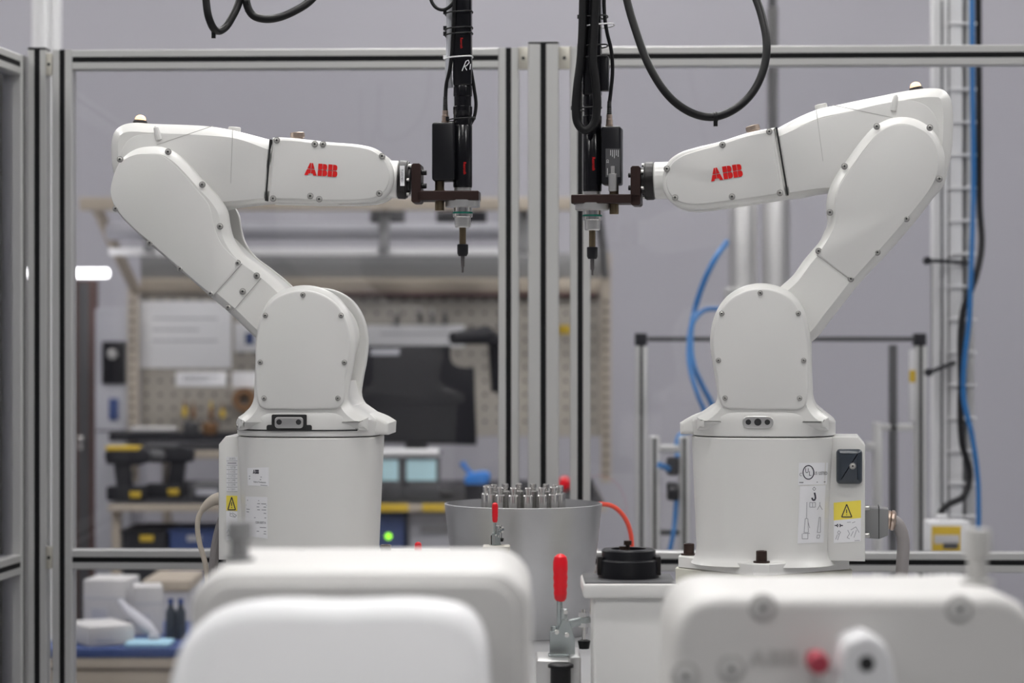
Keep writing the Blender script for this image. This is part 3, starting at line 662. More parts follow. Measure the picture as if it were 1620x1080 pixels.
# ------------------------------------------------------------------ screwdriving tools on the wrists
def spindle(D, T, label):
    fr = D['fr']; dx = T['dx']; ax = T['x']; s = D['s']
    y0 = T['y']                       # pixel row of the top of the carrier plate
    Lp = lambda px, py, wv=0.0: fr.L(px, py, wv)
    root = thing('screwdriving_tool', label, 'tool', (D['R'].location.x, 3.8, D['cz']), -D['yaw'], 'screwdriving tools on the robot wrists')
    # carrier bracket: upright plate and horizontal plate
    b = MB(); q0 = Lp(T['up'][0], T['up'][2]); q1 = Lp(T['up'][1], T['up'][3])
    ch = 0.0028
    lo, hi = min(q0.x, q1.x), max(q0.x, q1.x)
    b.prism([(lo, q1.z + ch), (lo + ch, q1.z), (hi - ch, q1.z), (hi, q1.z + ch), (hi, q0.z - ch), (hi - ch, q0.z), (lo + ch, q0.z), (lo, q0.z - ch)], -0.026, 0.026, 0.001, 0.001, 2)
    q2 = Lp(T['pl'][0], T['pl'][2]); q3 = Lp(T['pl'][1], T['pl'][3])
    b.rbox(min(q2.x, q3.x), max(q2.x, q3.x), -0.026, 0.026, q3.z, q2.z, 0.0015)
    br = b.build('carrier_bracket', 'brownplate', root, True, angle=20)
    for py in T['bz']:
        for wv in (-0.014, 0.014):
            a_ = Lp(T['bx'][0], py, wv); c_ = Lp(T['bx'][1], py, wv); MB().ccyl(a_, c_, 0.0042, 0.0006, 12).build('bolt', 'blackplastic', br, True)
    X = Lp(ax, y0).x; k = lambda py: Lp(ax, py).z
    def lat(name, prof, m, seg=24, lab=None, par=None):
        b = MB(); b.lathe((X, 0, 0), (0, 0, 1), [(r, k(py)) for r, py in prof], seg); return b.build(name, m, par or root, True, label=lab)
    yb = T['pl'][3]; yt = T['pl'][2]
    lat('clamp_ring', [(0.026, yb + 10), (0.0275, yb + 9), (0.0275, yb - 1)], 'silver', 28)
    lat('spindle_nose', [(0.0145, yb + 26), (0.0155, yb + 25), (0.0155, yb + 19.6), (0.0148, yb + 19), (0.0148, yb + 9)], 'chrome')
    lat('ring_mark', [(0.0158, yb + 20.2), (0.0160, yb + 19.8), (0.0160, yb + 17.6), (0.0158, yb + 17.2)], 'green', 24, 'green ring')
    lat('nose_cone', [(0.0108, yb + 42), (0.0125, yb + 40), (0.0128, yb + 26)], 'silver')
    lat('drive_shaft', [(0.0054, yb + 71), (0.0054, yb + 41)], 'bronze', 12)
    lat('bit_holder', [(0.0066, yb + 87), (0.0086, yb + 83), (0.0088, yb + 69), (0.0075, yb + 68)], 'blackplastic')
    lat('screwdriver_bit', [(0.0016, yb + 113), (0.0016, yb + 105), (0.0032, yb + 103), (0.0032, yb + 86)], 'bit', 8)
    lat('motor_collar', [(0.0135, yt + 1), (0.0135, yt - 7)], 'silver')
    lat('motor_body', [(0.0145, yt - 6), (0.0152, yt - 9), (0.0152, T['mt'] + 2), (0.0140, T['mt'])], 'blackgloss', 28)
    lat('motor_coupling', [(0.0146, T['mt'] + 1), (0.0146, T['mt'] - 16), (0.0152, T['mt'] - 17), (0.0152, T['mt'] - 28), (0.0136, T['mt'] - 29), (0.0136, T['mt'] - 44), (0.0148, T['mt'] - 45), (0.0148, T['mt'] - 58), (0.013, T['mt'] - 64)], 'blackgloss', 28)
    # upper drive unit (square section)
    qa = Lp(ax - 14, T['mt'] - 60); qb = Lp(ax + 15, -70)
    b = MB(); b.rbox(X - 0.0145, X + 0.0145, -0.0145, 0.0145, qa.z, qb.z, 0.003); dr = b.build('drive_unit', 'blackgloss', root, True)
    # transducer box beside the motor
    bx0, bx1, by0, by1 = T['box']; q4 = Lp(bx0, by1); q5 = Lp(bx1, by0)
    b = MB(); b.rbox(q4.x, q5.x, -0.021, 0.021, q4.z, q5.z, 0.003); tb = b.build('transducer_box', 'blackplastic', root, True)
    b = MB(); c = Lp(T['cx'], by0); b.lathe((c.x, 0, c.z), (0, 0, 1), [(0.0062, -0.001), (0.0062, 0.004), (0.0050, 0.0045), (0.0055, 0.006), (0.0055, 0.012), (0.0045, 0.013), (0.0048, 0.020)], 14); b.build('plug', 'brass', tb, True, label='nickel round plug')
    b = MB(); prof = []
    for i in range(8): prof += [(0.0042 - i * 0.0001, 0.019 + i * 0.003), (0.0036 - i * 0.0001, 0.0207 + i * 0.003)]
    b.lathe((c.x, 0, c.z), (0, 0, 1), prof, 12); b.build('strain_relief', 'rubber', tb, True)
    MB().tube(fr.path(T['cable']), 0.0030, 8).build('cable', 'rubber', tb, True)
    # guide pin through the plate
    g = Lp(T['gx'], yt); b = MB(); b.lathe((g.x, 0, g.z), (0, 0, 1), [(0.0070, -0.030), (0.0074, -0.029), (0.0074, -0.014), (0.0092, -0.014), (0.0092, 0.002), (0.0074, 0.002), (0.0074, T['gh'])], 16); b.build('guide_pin', 'bronze', br, True)
    # ties round the bundle
    for py, m_, rx in T['ties']:
        q = Lp(ax + rx, py); r_ = T['tier']
        pts = [(q.x + r_ * math.copysign(abs(math.cos(a)) ** 0.7, math.cos(a)), 0.0 + 0.024 * math.copysign(abs(math.sin(a)) ** .7, math.sin(a)), q.z + 0.002 * math.cos(a)) for a in [i * math.pi / 12 for i in range(25)]]
        b = MB(); b.tube(pts, 0.0013, 6); b.box(q.x - r_ - 0.002, q.x - r_ + 0.003, -0.016, -0.010, q.z - 0.003, q.z + 0.003); b.build('cable_tie', m_, root, True)
    return root, fr, X

LT = dict(x=732, dx=1, y=303, up=(653, 668, 260, 322), pl=(662, 759, 303, 318), bx=(667, 675), bz=(273, 294), mt=197, box=(685, 721, 195, 287), cx=704.5, gx=695.5, gh=0.016,
          cable=[(704.5, 160, 0), (706, 135, 0), (712, 108, -0.008), (716, 70, -0.014), (718, 30, -0.018), (719, -60, -0.018)], ties=[(21, 'rubber', -6), (46, 'rubber', -6), (55, 'rubber', -6), (92, 'paper', -6), (189, 'rubber', -2)], tier=0.0215)
root, fr, X = spindle(LEFT, LT, 'black screwdriving tool marked R1 on the level forearm wrist')
mp = LEFT['smap'](-0.0148)
b = MB(); put_line(b, mp, [(731, 112), (737, 97), (741, 95), (742.5, 99), (738, 104), (735, 104.5), (738.5, 111)], 1.3); put_line(b, mp, [(744.5, 101), (743.5, 110)], 1.3); b.build('marking', 'paper', root, True, label='hand-written R1 in white')
b = MB(); put_text(b, mp, 'Rexroth', 730, 68, 4.2, 0.85, 90); b.build('lettering', 'red', root, True, label='red lettering')
b = MB(); put_text(b, LEFT['smap'](-0.0155), 'Rexroth', 735, 266, 4.6, 0.9, 90); b.build('lettering', 'red', root, True, label='red lettering')
MB().tube(fr.path([(711, -60, -0.004), (711, 40, -0.004), (710.5, 90, -0.004), (709.5, 120, 0.0), (712, 138, 0.006)]), 0.0052, 10).build('air_tube', 'clear', root, True, label='pale translucent air tube')
MB().tube(fr.path([(745, 110, 0.006), (750, 140, 0.008), (753, 165, 0.008), (750, 185, 0.006), (744, 197, 0.004)]), 0.0028, 8).build('cable', 'rubber', root, True)
MB().tube(fr.path([(680, -25, -0.01), (682, 0, -0.012), (690, 12, -0.014), (702, 15.5, -0.016), (712, 10, -0.018), (719, 0, -0.018), (722, -40, -0.018)]), 0.0028, 8).build('cable', 'rubber', root, True)

RT = dict(x=937, dx=-1, y=309, up=(999.5, 1015, 264, 326), pl=(906, 1014, 309, 322.5), bx=(994, 1000), bz=(277, 297), mt=212, box=(953, 984, 201, 293), cx=964, gx=971.5, gh=0.030,
          cable=[(964, 165, 0), (967, 138, 0), (969, 112, 0), (967, 80, -0.004), (960, 50, -0.010), (956, 20, -0.012), (957, -60, -0.012)], ties=[(28, 'rubber', 2), (41, 'paper', 12), (74, 'rubber', 2), (92, 'rubber', 2), (172, 'rubber', -8)], tier=0.0225)
root, fr, X = spindle(RIGHT, RT, 'black screwdriving tool with looped thick cable on the raised robot wrist')
b = MB(); put_text(b, RIGHT['smap'](-0.0155), 'Rexroth', 939, 259, 5.0, 0.9, 90); b.build('lettering', 'red', root, True, label='red lettering')
mp = RIGHT['smap'](-0.0212)
b = MB(); put_sheet(b, mp, [(958, 235), (981, 235), (981, 280), (958, 280)], n=1); lb = b.build('type_label', 'greydark', root, True)
b = MB()
for i in range(5): put_line(b, mp, [(966 + i * 3, 237), (966 + i * 3, 246 + 2 * (i % 3))], 0.7)
put_text(b, mp, 'CE', 961, 255, 3.6, 0.9, 90); put_line(b, mp, [(961, 266), (961, 277)], .8); b.build('lettering', 'paper', root, True)
g = fr.L(971.5, 300); b = MB(); b.ccyl((g.x, -0.024, g.z - 0.004), (g.x, -0.024, g.z + 0.024), 0.0070, 0.001, 14); b.cyl((g.x, -0.024, g.z + 0.022), (g.x, -0.024, g.z + 0.036), 0.0034); b.build('air_fitting', 'silver', root, True)
MB().tube(fr.path([(923, -60, -0.020), (922, 30, -0.024), (919, 90, -0.026), (913, 140, -0.028), (911, 172, -0.028), (915, 197, -0.028), (926, 206, -0.028), (938, 199, -0.028), (944, 175, -0.028), (942, 130, -0.028), (938, 95, -0.028), (940, 50, -0.026), (944, -60, -0.024)]), 0.0068, 12).build('thick_cable', 'rubber', root, True, label='thick black looped cable')
q0 = fr.L(951, 144, 0.0); q1 = fr.L(963, 89, 0.0); MB().rbox(q0.x, q1.x, -0.012, 0.012, q0.z, q1.z, 0.0015).build('valve_block', 'blackplastic', root, True)

# free hanging cables
def cable(name, pts, r, m, label, clip=None, seg=12, cat='cable'):
    path = sm3([P(*p) for p in pts], 7)
    base = path[0]
    t = thing(name, label, cat, tuple(min(path, key=lambda v: v.z)))
    MB().tube(path, r, seg).build('cable_jacket', m, t)
    if clip:
        for px, py, d in clip:
            q = P(px, py, d); MB().lathe(q, (1, 0, 0.1), [(r * 1.15, -0.003), (r * 1.25, -0.002), (r * 1.25, 0.002), (r * 1.15, 0.003)], 14).build('cable_tie', 'rubber', t)
            MB().box(q.x - .003, q.x + .003, q.y - .003, q.y + .003, q.z - r - 0.008, q.z - r + 0.001).build('tie_head', 'rubber', t)
    return t
cable('hanging_cable', [(984, -120, 3.7), (988, -20, 3.7), (1008, 55, 3.68), (1032, 114, 3.66), (1064, 158, 3.65), (1098, 180, 3.65), (1129, 185, 3.65), (1160, 174, 3.65), (1190, 147, 3.66), (1208, 109, 3.67), (1213, 71, 3.68), (1205, 25, 3.7), (1190, -20, 3.72), (1165, -120, 3.74)], 0.0062, 'rubber', 'thick black cable hanging in a wide loop beside the raised forearm', [(1132, 185, 3.65)])
cable('hanging_cable', [(324, -120, 3.6), (326, 0, 3.6), (331, 30, 3.6), (342, 48.5, 3.62), (356, 44, 3.64), (368, 26, 3.65), (378, 4, 3.66), (386, -30, 3.66), (392, -120, 3.66)], 0.0058, 'rubber', 'narrow black cable loop hanging above the amber lamp', [(338, 46, 3.62)])
cable('hanging_cable', [(388, -120, 3.66), (389, -20, 3.66), (391, 8, 3.66), (400, 24, 3.66), (418, 30, 3.66), (440, 28, 3.67), (465, 18, 3.68), (492, 0, 3.7), (520, -40, 3.72), (535, -120, 3.74)], 0.0062, 'rubber', 'wide black cable sag hanging next to the narrow cable loop', [(391, 4, 3.66)])

# ------------------------------------------------------------------ guard fence
FF = Fr(0.0625, 4.75, 0.0, math.radians(2.1))
def uz(px, py=540): p = FF.L(px, py, 0.0); return p.x
FTOP = FF.L(860, 77).z; RT_ = FTOP; LR = FF.L(860, 870).z
def profile(mb, strip, a, c, half, dirv, side, slot=0.005, slots=('f', 'b')):
    """bar of square section from a to c; side = unit vector facing the camera; black slot strips front and back"""
    a = Vector(a); c = Vector(c); d = (c - a).normalized(); n = Vector(side); t = d.cross(n)
    h = half; sl = slot; dp = 0.006; e = 0.0018
    sec = [(-h + e, -h), (-sl, -h), (-sl, -h + dp), (sl, -h + dp), (sl, -h), (h - e, -h), (h, -h + e), (h, h - e), (h - e, h), (sl, h), (sl, h - dp), (-sl, h - dp), (-sl, h), (-h + e, h), (-h, h - e), (-h, -h + e)]
    mb.rings([[p + t * x - n * y for x, y in sec] for p in (a, c)])
    for sg in (1, -1):
        o = n * sg * (h - 0.0015)
        q = [o + t * (sl), o - t * (sl), o - t * sl - n * sg * 0.003, o + t * sl - n * sg * 0.003]
        strip.rings([[p + x for x in q] for p in (a, c)])
front = Vector((0, -1, 0)); up = Vector((0, 0, 1))
def fbar(parent, name, a, c, half, side=front, m='alu', slot=0.0055):
    b = MB(); st = MB(); profile(b, st, a, c, half, None, side, slot)
    o = b.build(name, m, parent, True, angle=25); st.build('slot_strip', 'slot', o, True, label='black slot insert'); return o
def panel(root, u0, u1, zb, zt_, zm, half=0.020, axis=Vector((1, 0, 0)), side=front, org=Vector((0, 0, 0)), slot=0.0055):
    Q = lambda u, z: org + axis * u + up * z
    for u in (u0 + half, u1 - half): fbar(root, 'stile', Q(u, zb), Q(u, zt_), half, side, slot=slot)
    for z in (zt_ - half, zm - half, zb + half): fbar(root, 'rail', Q(u0 + 2 * half, z), Q(u1 - 2 * half, z), half * 0.98, side, slot=slot)
    for z0, z1 in ((zm, zt_ - 2 * half), (zb + 2 * half, zm - 2 * half)):
        n = Vector(side); b = MB(); vs = []
        for u in (u0 + 2 * half - 0.004, u1 - 2 * half + 0.004):
            for z in (z0 - 0.004, z1 + 0.004):
                for e in (-0.002, 0.002): vs.append(Q(u, z) + n * e)
        b.add(vs, [(0, 1, 3, 2), (4, 6, 7, 5), (0, 4, 5, 1), (2, 3, 7, 6), (0, 2, 6, 4), (1, 5, 7, 3)]); b.build('pane', 'pane', root, True, label='clear plastic pane')
def froot(name, label, u, group=None, cat='fence panel'):
    p = FF.c + FF.u * u; return thing(name, label, cat, (p.x, p.y, 0), -FF.a, group), u
uL0, uL1 = uz(86), uz(821); uR0, uR1 = uz(902), uz(1740)
r, u = froot('guard_panel', 'clear aluminium-framed guard panel behind the robot with the level forearm', (uL0 + uL1) / 2); panel(r, uL0 - u, uL1 - u, 0.10, RT_ + 0.0, LR)
r, u = froot('guard_panel', 'clear aluminium-framed guard panel behind the robot with the raised elbow', (uR0 + uR1) / 2); panel(r, uR0 - u, uR1 - u, 0.10, RT_ + 0.002, LR)
def post(px0, px1, label, extra=0.004):
    u0, u1 = uz(px0), uz(px1); r, u = froot('fence_post', label, (u0 + u1) / 2, cat='post')
    h = (u1 - u0) / 2; fbar(r, 'profile', (0, 0, 0.0), (0, 0, RT_ + extra), h, slot=0.0058)
    MB().rbox(-h, h, -h, h, RT_ + extra, RT_ + extra + 0.005, 0.002).build('end_cap', 'blackplastic', r, True)
    MB().rbox(-h - 0.02, h + 0.02, -h - 0.02, h + 0.02, 0, 0.012, 0.002).build('foot_plate', 'alu', r, True)
    return r, u, h
r, u, h = post(836, 884, 'square aluminium fence post between the two guard panels', 0.006)
def hinge(r, x0, x1, zc, par):
    hb = MB().rbox(x0, x1, -0.024, -0.016, zc - 0.022, zc + 0.022, 0.001).build('joint_bracket', 'aluline', par, True)
    MB().cyl(((x0+x1)/2, -0.0246, zc), ((x0+x1)/2, -0.02, zc), 0.0035).build('bracket_hole', 'hole', hb, True)
for zc in (FF.L(860, 94).z, 0.5):
    hinge(r, uL1 - u, -h, zc, r); hinge(r, h, uR0 - u, zc, r)
r, u, h = post(47, 77, 'corner fence post where the side panel meets the guard panel', -0.0)
for zc in (FF.L(60, 104).z, FF.L(60, 880).z): hinge(r, h, uL0 - u, zc, r)
cpx = FF.c + FF.u * (u - h - 0.004)
ax = Vector((-0.10, -1, 0)).normalized(); sd = Vector((-ax.y, ax.x, 0))
if sd.x < 0: sd = -sd
t = thing('guard_panel', 'clear side guard panel meeting the corner post at a right angle', 'fence panel', (cpx.x - 0.02, cpx.y, 0))
panel(t, 0.0, 1.5, 0.10, RT_ - 0.012, LR - 0.008, 0.020, ax, sd)

# ------------------------------------------------------------------ things on the machine table
# tapered aluminium tub with a ring of pegs
t = thing('metal_tub', 'tapered brushed aluminium tub standing between the robots', 'tub', (PX(828, 4.12), 4.12, TZ))
tx, ty = PX(828, 4.12), 4.12; zr = PZ(796, 4.12)
b = MB(); b.lathe((tx, ty, 0), (0, 0, 1), [(0.108, TZ), (0.110, TZ + 0.002), (0.1355, zr), (0.1325, zr + 0.0005), (0.107, TZ + 0.02), (0.0, TZ + 0.02)], 64, caps=False); b.build('tub_shell', 'tub', t, angle=40)
t = thing('peg_ring', 'ring of shiny steel pegs standing inside the aluminium tub', 'peg ring', (tx, ty, TZ + 0.02))
b = MB(); b.lathe((tx, ty, 0), (0, 0, 1), [(0.074, TZ + 0.02), (0.074, TZ + 0.16), (0.0, TZ + 0.16)], 40, caps=False); b.build('core', 'silver', t)
peg = MB(); peg.lathe((0, 0, 0), (0, 0, 1), [(0.0088, 0), (0.0088, 0.083), (0.0075, 0.0845), (0.0045, 0.085), (0.0045, 0.089), (0.0058, 0.0895), (0.0058, 0.0955), (0.0045, 0.097)], 16)
pm = peg.mesh('peg', 'chrome')
for k in range(16):
    a = 2 * math.pi * k / 16 + 0.12; inst('peg', pm, t, (0.064 * math.cos(a), 0.064 * math.sin(a), PZ(771, 4.06) - TZ - 0.02 - 0.097))

def toggle_clamp(px, py_base, d, k, label, hand='up', rot=0.0, post_to=None):
    """vertical toggle clamp; k scales, py_base pixel row of its mounting face"""
    c = P(px, py_base, d); t = thing('toggle_clamp', label, 'clamp', (c.x, c.y, c.z), rot, 'red-handled toggle clamps')
    S = lambda *a: [q * k for q in a]
    b = MB(); 
    for y in (-0.008, 0.006): b.prism([(-0.018*k, 0), (0.017*k, 0), (0.017*k, 0.024*k), (0.010*k, 0.048*k), (0.0, 0.052*k), (-0.007*k, 0.036*k), (-0.018*k, 0.034*k)], y*k, (y+0.002)*k, 0.0004, 0.0004, 1)
    b.ccyl((-0.012*k, 0, 0.0), (-0.012*k, 0, 0.042*k), 0.005*k, 0.0008, 12)
    b.rbox(-0.020*k, 0.020*k, -0.011*k, 0.011*k, 0, 0.003*k, 0.001); fb = b.build('frame', 'zinc', t, True)
    b = MB(); b.rbox(-0.008*k, 0.0*k, -0.005*k, 0.005*k, 0.030*k, 0.078*k, 0.001); b.rbox(-0.003*k, 0.007*k, -0.007*k, 0.007*k, 0.022*k, 0.066*k, 0.001); b.build('lever', 'zinc', t, True)
    for x, z in ((-0.008, 0.034), (0.004, 0.062), (0.006, 0.030)): MB().ccyl((x*k, -0.010*k, z*k), (x*k, 0.010*k, z*k), 0.0035*k, 0.0006, 12).build('rivet', 'chrome', t, True)
    b = MB(); b.lathe((-0.003*k, 0, 0.076*k), (0, 0, 1), [(r*k, z*k) for r, z in ((0.0055, 0), (0.0085, 0.004), (0.0095, 0.012), (0.0090, 0.016), (0.0102, 0.022), (0.0095, 0.027), (0.0104, 0.033), (0.0097, 0.038), (0.0105, 0.045), (0.0102, 0.056), (0.0085, 0.062), (0.0045, 0.0655), (0.0003, 0.0665))], 18)
    b.build('handle', 'redplastic', t, True, label='red moulded grip')
    b = MB(); b.prism([(0.004*k, 0.028*k), (0.006*k, 0.050*k), (0.038*k, 0.055*k), (0.040*k, 0.047*k), (0.014*k, 0.040*k)], -0.006*k, -0.003*k, 0.0004)
    b.prism([(0.004*k, 0.028*k), (0.006*k, 0.050*k), (0.038*k, 0.055*k), (0.040*k, 0.047*k), (0.014*k, 0.040*k)], 0.003*k, 0.006*k, 0.0004); b.build('clamp_arm', 'zinc', t, True)
    b = MB(); b.lathe((0.030*k, 0, 0), (0, 0, 1), [(0.003*k, 0.018*k), (0.003*k, 0.065*k)], 10); b.lathe((0.030*k, 0, 0), (0, 0, 1), [(0.008*k, 0.055*k), (0.008*k, 0.061*k)], 6); b.lathe((0.030*k, 0, 0), (0, 0, 1), [(0.008*k, 0.040*k), (0.008*k, 0.046*k)], 6); b.build('spindle_bolt', 'chrome', t, True)
    b = MB(); b.lathe((0.030*k, 0, 0), (0, 0, 1), [(0.007*k, 0.010*k), (0.009*k, 0.021*k), (0.004*k, 0.023*k)], 14); b.build('rubber_tip', 'rubber', t, True)
    return t
toggle_clamp(890, 1037, 3.45, 1.03, 'toggle clamp with upright red grip in front of the aluminium tub')
t = thing('fixture_block', 'aluminium block under the toggle clamp with the upright red grip', 'fixture', (PX(883, 3.47), 3.47, TZ))
zc = PZ(1037, 3.45) - 0.0005
MB().rbox(PX(848, 3.45), PX(900, 3.45), 3.40, 3.50, TZ, zc, 0.002).build('block', 'silver', t)
MB().rbox(PX(900, 3.45), PX(918, 3.45), 3.41, 3.52, TZ, zc + 0.004, 0.002).build('side_plate', 'silver', t)
MB().lathe((PX(887, 3.35), 3.35, 0), (0, 0, 1), [(0.0145, TZ), (0.0145, PZ(1056, 3.35)), (0.018, PZ(1055, 3.35)), (0.018, PZ(1051, 3.35)), (0.015, PZ(1049, 3.35))], 20).solo('locating_peg', 'rubber', 'black flanged peg standing in front of the fixture block', 'peg')
toggle_clamp(784, 862, 3.85, 0.48, 'small toggle clamp with red grip on a thin post beside the tub', rot=0.9)
t = thing('clamp_post', 'slim metal post carrying the small toggle clamp', 'post', (PX(785, 3.85), 3.85, TZ))
zc = PZ(862, 3.85) - 0.0004
MB().rbox(PX(764, 3.85), PX(807, 3.85), 3.83, 3.87, zc - 0.008, zc, 0.0015).build('top_plate', 'aluline', t)
MB().rbox(PX(770, 3.85), PX(806, 3.85), 3.835, 3.865, TZ, zc - 0.008, 0.0015).build('upright', 'aluline', t)
toggle_clamp(663, 938, 3.65, 0.55, 'toggle clamp half hidden behind the rounded white cover, red tip showing', rot=0.4)
t = thing('clamp_post', 'short metal post carrying the half hidden toggle clamp', 'post', (PX(662, 3.65), 3.65, TZ))
zc = PZ(938, 3.65) - 0.0004
MB().rbox(PX(640, 3.65), PX(690, 3.65), 3.63, 3.67, zc - 0.01, zc, 0.0015).build('top_plate', 'aluline', t)
MB().rbox(PX(645, 3.65), PX(685, 3.65), 3.635, 3.665, TZ, zc - 0.01, 0.0015).build('upright', 'aluline', t)

# pedestal with black chuck
d = 3.35; t = thing('pedestal', 'grey pedestal with flat head plate in front of the raised robot', 'pedestal', (PX(995, d), d, TZ))
zp = PZ(918, d)
b = MB(); b.prism(rrect(PX(921, d), PZ(940, d), PX(1069, d), zp, 0.004, 3), d - 0.05, d + 0.09, 0.003, 0.003, 2); b.build('head_plate', 'robot_cover', t)
b = MB(); b.prism(rrect(PX(937, d), TZ, PX(1055, d), PZ(939, d), 0.005, 3), d - 0.042, d + 0.07, 0.004, 0.004, 3); b.build('column', 'robot_cover', t)
MB().rbox(PX(924, d), PX(1066, d), d - 0.045, d + 0.085, zp - 0.001, zp + 0.002, 0.0008).build('cover_sheet', 'greydark', t)
zc = zp + 0.002
t = thing('round_chuck', 'black round chuck with brown bolts on top of the grey pedestal', 'chuck', (PX(996, d + .03), d + 0.03, zc))
b = MB(); b.lathe((PX(996, d), d + 0.028, zc), (0, 0, 1), [(0.0425, 0), (0.0425, 0.024), (0.040, 0.026), (0.038, 0.026), (0.038, 0.038), (0.036, 0.040), (0.025, 0.040), (0.025, 0.034)], 36); b.build('chuck_body', 'blackplastic', t)
for sx in (-1, 1): MB().rbox(PX(996, d) + sx * 0.0405 - 0.004, PX(996, d) + sx * 0.0405 + 0.004, d + 0.012, d + 0.044, zc + 0.004, zc + 0.030, 0.001).build('jaw', 'blackox', t)
for px, py in ((986, 866), (993, 857)):
    q = P(px, py, d + 0.035); MB().lathe((q.x, q.y, zc + 0.030), (0, 0, 1), [(0.003, 0), (0.003, q.z - zc - 0.034), (0.0058, q.z - zc - 0.034), (0.0058, q.z - zc - 0.028)], 12).build('bolt', 'bolt', t)
# orange tube behind the tub
cable('air_tube', [(930, 800, 4.28), (952, 797, 4.3), (972, 802, 4.32), (988, 818, 4.33), (997, 840, 4.34), (1000, 870, 4.35), (1000, 910, 4.36), (999, 977, 4.36)], 0.0042, 'orange', 'orange red air tube arching out behind the aluminium tub', None, 10, 'tube')

# ------------------------------------------------------------------ foreground machine covers (out of focus)
d0 = 2.1; d1 = 2.34; zt0 = PZ(905, d0)
t = thing('machine_cover', 'broad white rounded machine cover with a smooth bulging front lid', 'machine cover', (PX(565, d0), (d0 + d1) / 2, TZ))
poly = rrect(PX(299, d0), TZ, PX(842, d0), PZ(903, d0), 0.034, 8)
b = MB(); b.prism(poly, d0, d1, 0.012, 0.008, 5); b.build('cover_shell', 'housing', t)
poly = rrect(PX(318, d0), TZ + 0.01, PX(818, d0), PZ(922, d0), 0.028, 8)
MB().prism(poly, d0 - 0.004, d0 + 0.004, 0.003, 0, 3).build('front_plate', 'housing', t)
df = 2.0
poly = sm([(PX(262, df), TZ, 'c'), (PX(276, df), PZ(1065, df)), (PX(293, df), PZ(1012, df)), (PX(323, df), PZ(981, df)), (PX(383, df), PZ(961, df)), (PX(540, df), PZ(959, df)), (PX(690, df), PZ(959, df)), (PX(740, df), PZ(972, df)),
           (PX(764, df), PZ(1003, df)), (PX(774, df), PZ(1060, df)), (PX(776, df), TZ, 'c')], 6)
b = MB().prism(poly, df, d0 - 0.035, 0.014, 0.004, 6); ztp = PZ(959, df)
for v in b.v: v.y -= (ztp - v.z) * 0.5
b.build('front_lid', 'housing2', t, label='smooth bulging white lid')
MB().prism(rrect(PX(330, d0), TZ, PX(765, d0), PZ(985, d0), 0.02, 5), d0 - 0.037, d0 + 0.002).build('lid_neck', 'grey', t)
dk = 2.2; zk = PZ(903, d0) - 0.0002
def knob(px, d, ztop, hk, rk, label, m):
    x = PX(px, d); b = MB()
    b.lathe((x, d, ztop), (0, 0, 1), [(rk * 1.25, 0), (rk * 1.25, hk * 0.09), (rk * 0.80, hk * 0.11), (rk * 0.74, hk * 0.45), (rk * 0.80, hk * 0.50), (rk * 1.05, hk * 0.56), (rk * 1.05, hk * 0.92), (rk * 0.95, hk), (rk * 0.3, hk)], 24)
    b.solo('lifting_knob', m, label, 'knob')
knob(379, 2.2, zk, PZ(824, 2.2) - zk, 0.0112, 'mid grey stepped knob on top of the broad rounded cover', 'grey')
d0 = 2.1; d1 = 2.30
t = thing('machine_cover', 'white rounded machine cover with recessed screws and embossed letters', 'machine cover', (PX(1350, d0), (d0 + d1) / 2, TZ))
x0, x1 = PX(1066, d0), PX(1642, d0); zt2 = PZ(944, d0)
poly = sm([(x0 - 0.002, TZ, 'c'), (x0, PZ(1060, d0)), (PX(1073, d0), PZ(985, d0)), (PX(1092, d0), PZ(957, d0)), (PX(1128, d0), zt2), (PX(1200, d0), zt2), (PX(1520, d0), zt2), (PX(1590, d0), zt2), (PX(1622, d0), PZ(962, d0)), (x1, PZ(1005, d0)), (x1 + 0.002, TZ, 'c')], 6)
b = MB(); b.prism(poly, d0, d1, 0.011, 0.008, 5); sh = b.build('cover_shell', 'housing', t)
for px, py in ((1207, 961), (1518, 963), (1157, 1058), (1084, 1069)):
    q = P(px, py, d0); b = MB(); b.lathe((q.x, d0 + 0.001, q.z), (0, -1, 0), [(0.0125, 0), (0.0125, 0.0012), (0.010, 0.0022), (0.0095, 0.0010)], 20); rg = b.build('screw_recess', 'emboss', t)
    b = MB(); b.lathe((q.x, d0 + 0.001, q.z), (0, -1, 0), [(0.0080, 0), (0.0080, 0.0035), (0.0070, 0.0042)], 18); b.mi = 1; b.lathe((q.x, d0 - 0.003, q.z), (0, -1, 0), [(0.0032, 0), (0.0032, 0.0006)], 6); b.build('screw', ['robot_cover', 'hole'], rg)
mp = lambda px, py, off: P(px, py, d0 - off)
b = MB(); abb(b, mp, 1184, 1053, 80, 25, 0, 0.0008); b.build('embossed_letters', 'emboss', t, label='embossed block letters')
poly = sm([(PX(1312, 2.05), TZ, 'c'), (PX(1330, 2.05), PZ(1040, 2.05)), (PX(1340, 2.05), PZ(1016, 2.05)), (PX(1355, 2.05), PZ(1008, 2.05)), (PX(1372, 2.05), PZ(1003, 2.05)), (PX(1390, 2.05), PZ(1010, 2.05)), (PX(1402, 2.05), PZ(1020, 2.05)), (PX(1416, 2.05), PZ(1065, 2.05)), (PX(1432, 2.05), TZ, 'c')], 4)
b = MB(); b.prism(poly, 2.05, d0 + 0.002, 0.007, 0, 4); lg = b.build('bearing_lug', 'housing2', t)
q = P(1371, 1049, 2.05); MB().lathe((q.x, 2.052, q.z), (0, -1, 0), [(0.0068, 0), (0.0068, 0.003), (0.005, 0.003)], 16).build('bore', 'hole', lg)
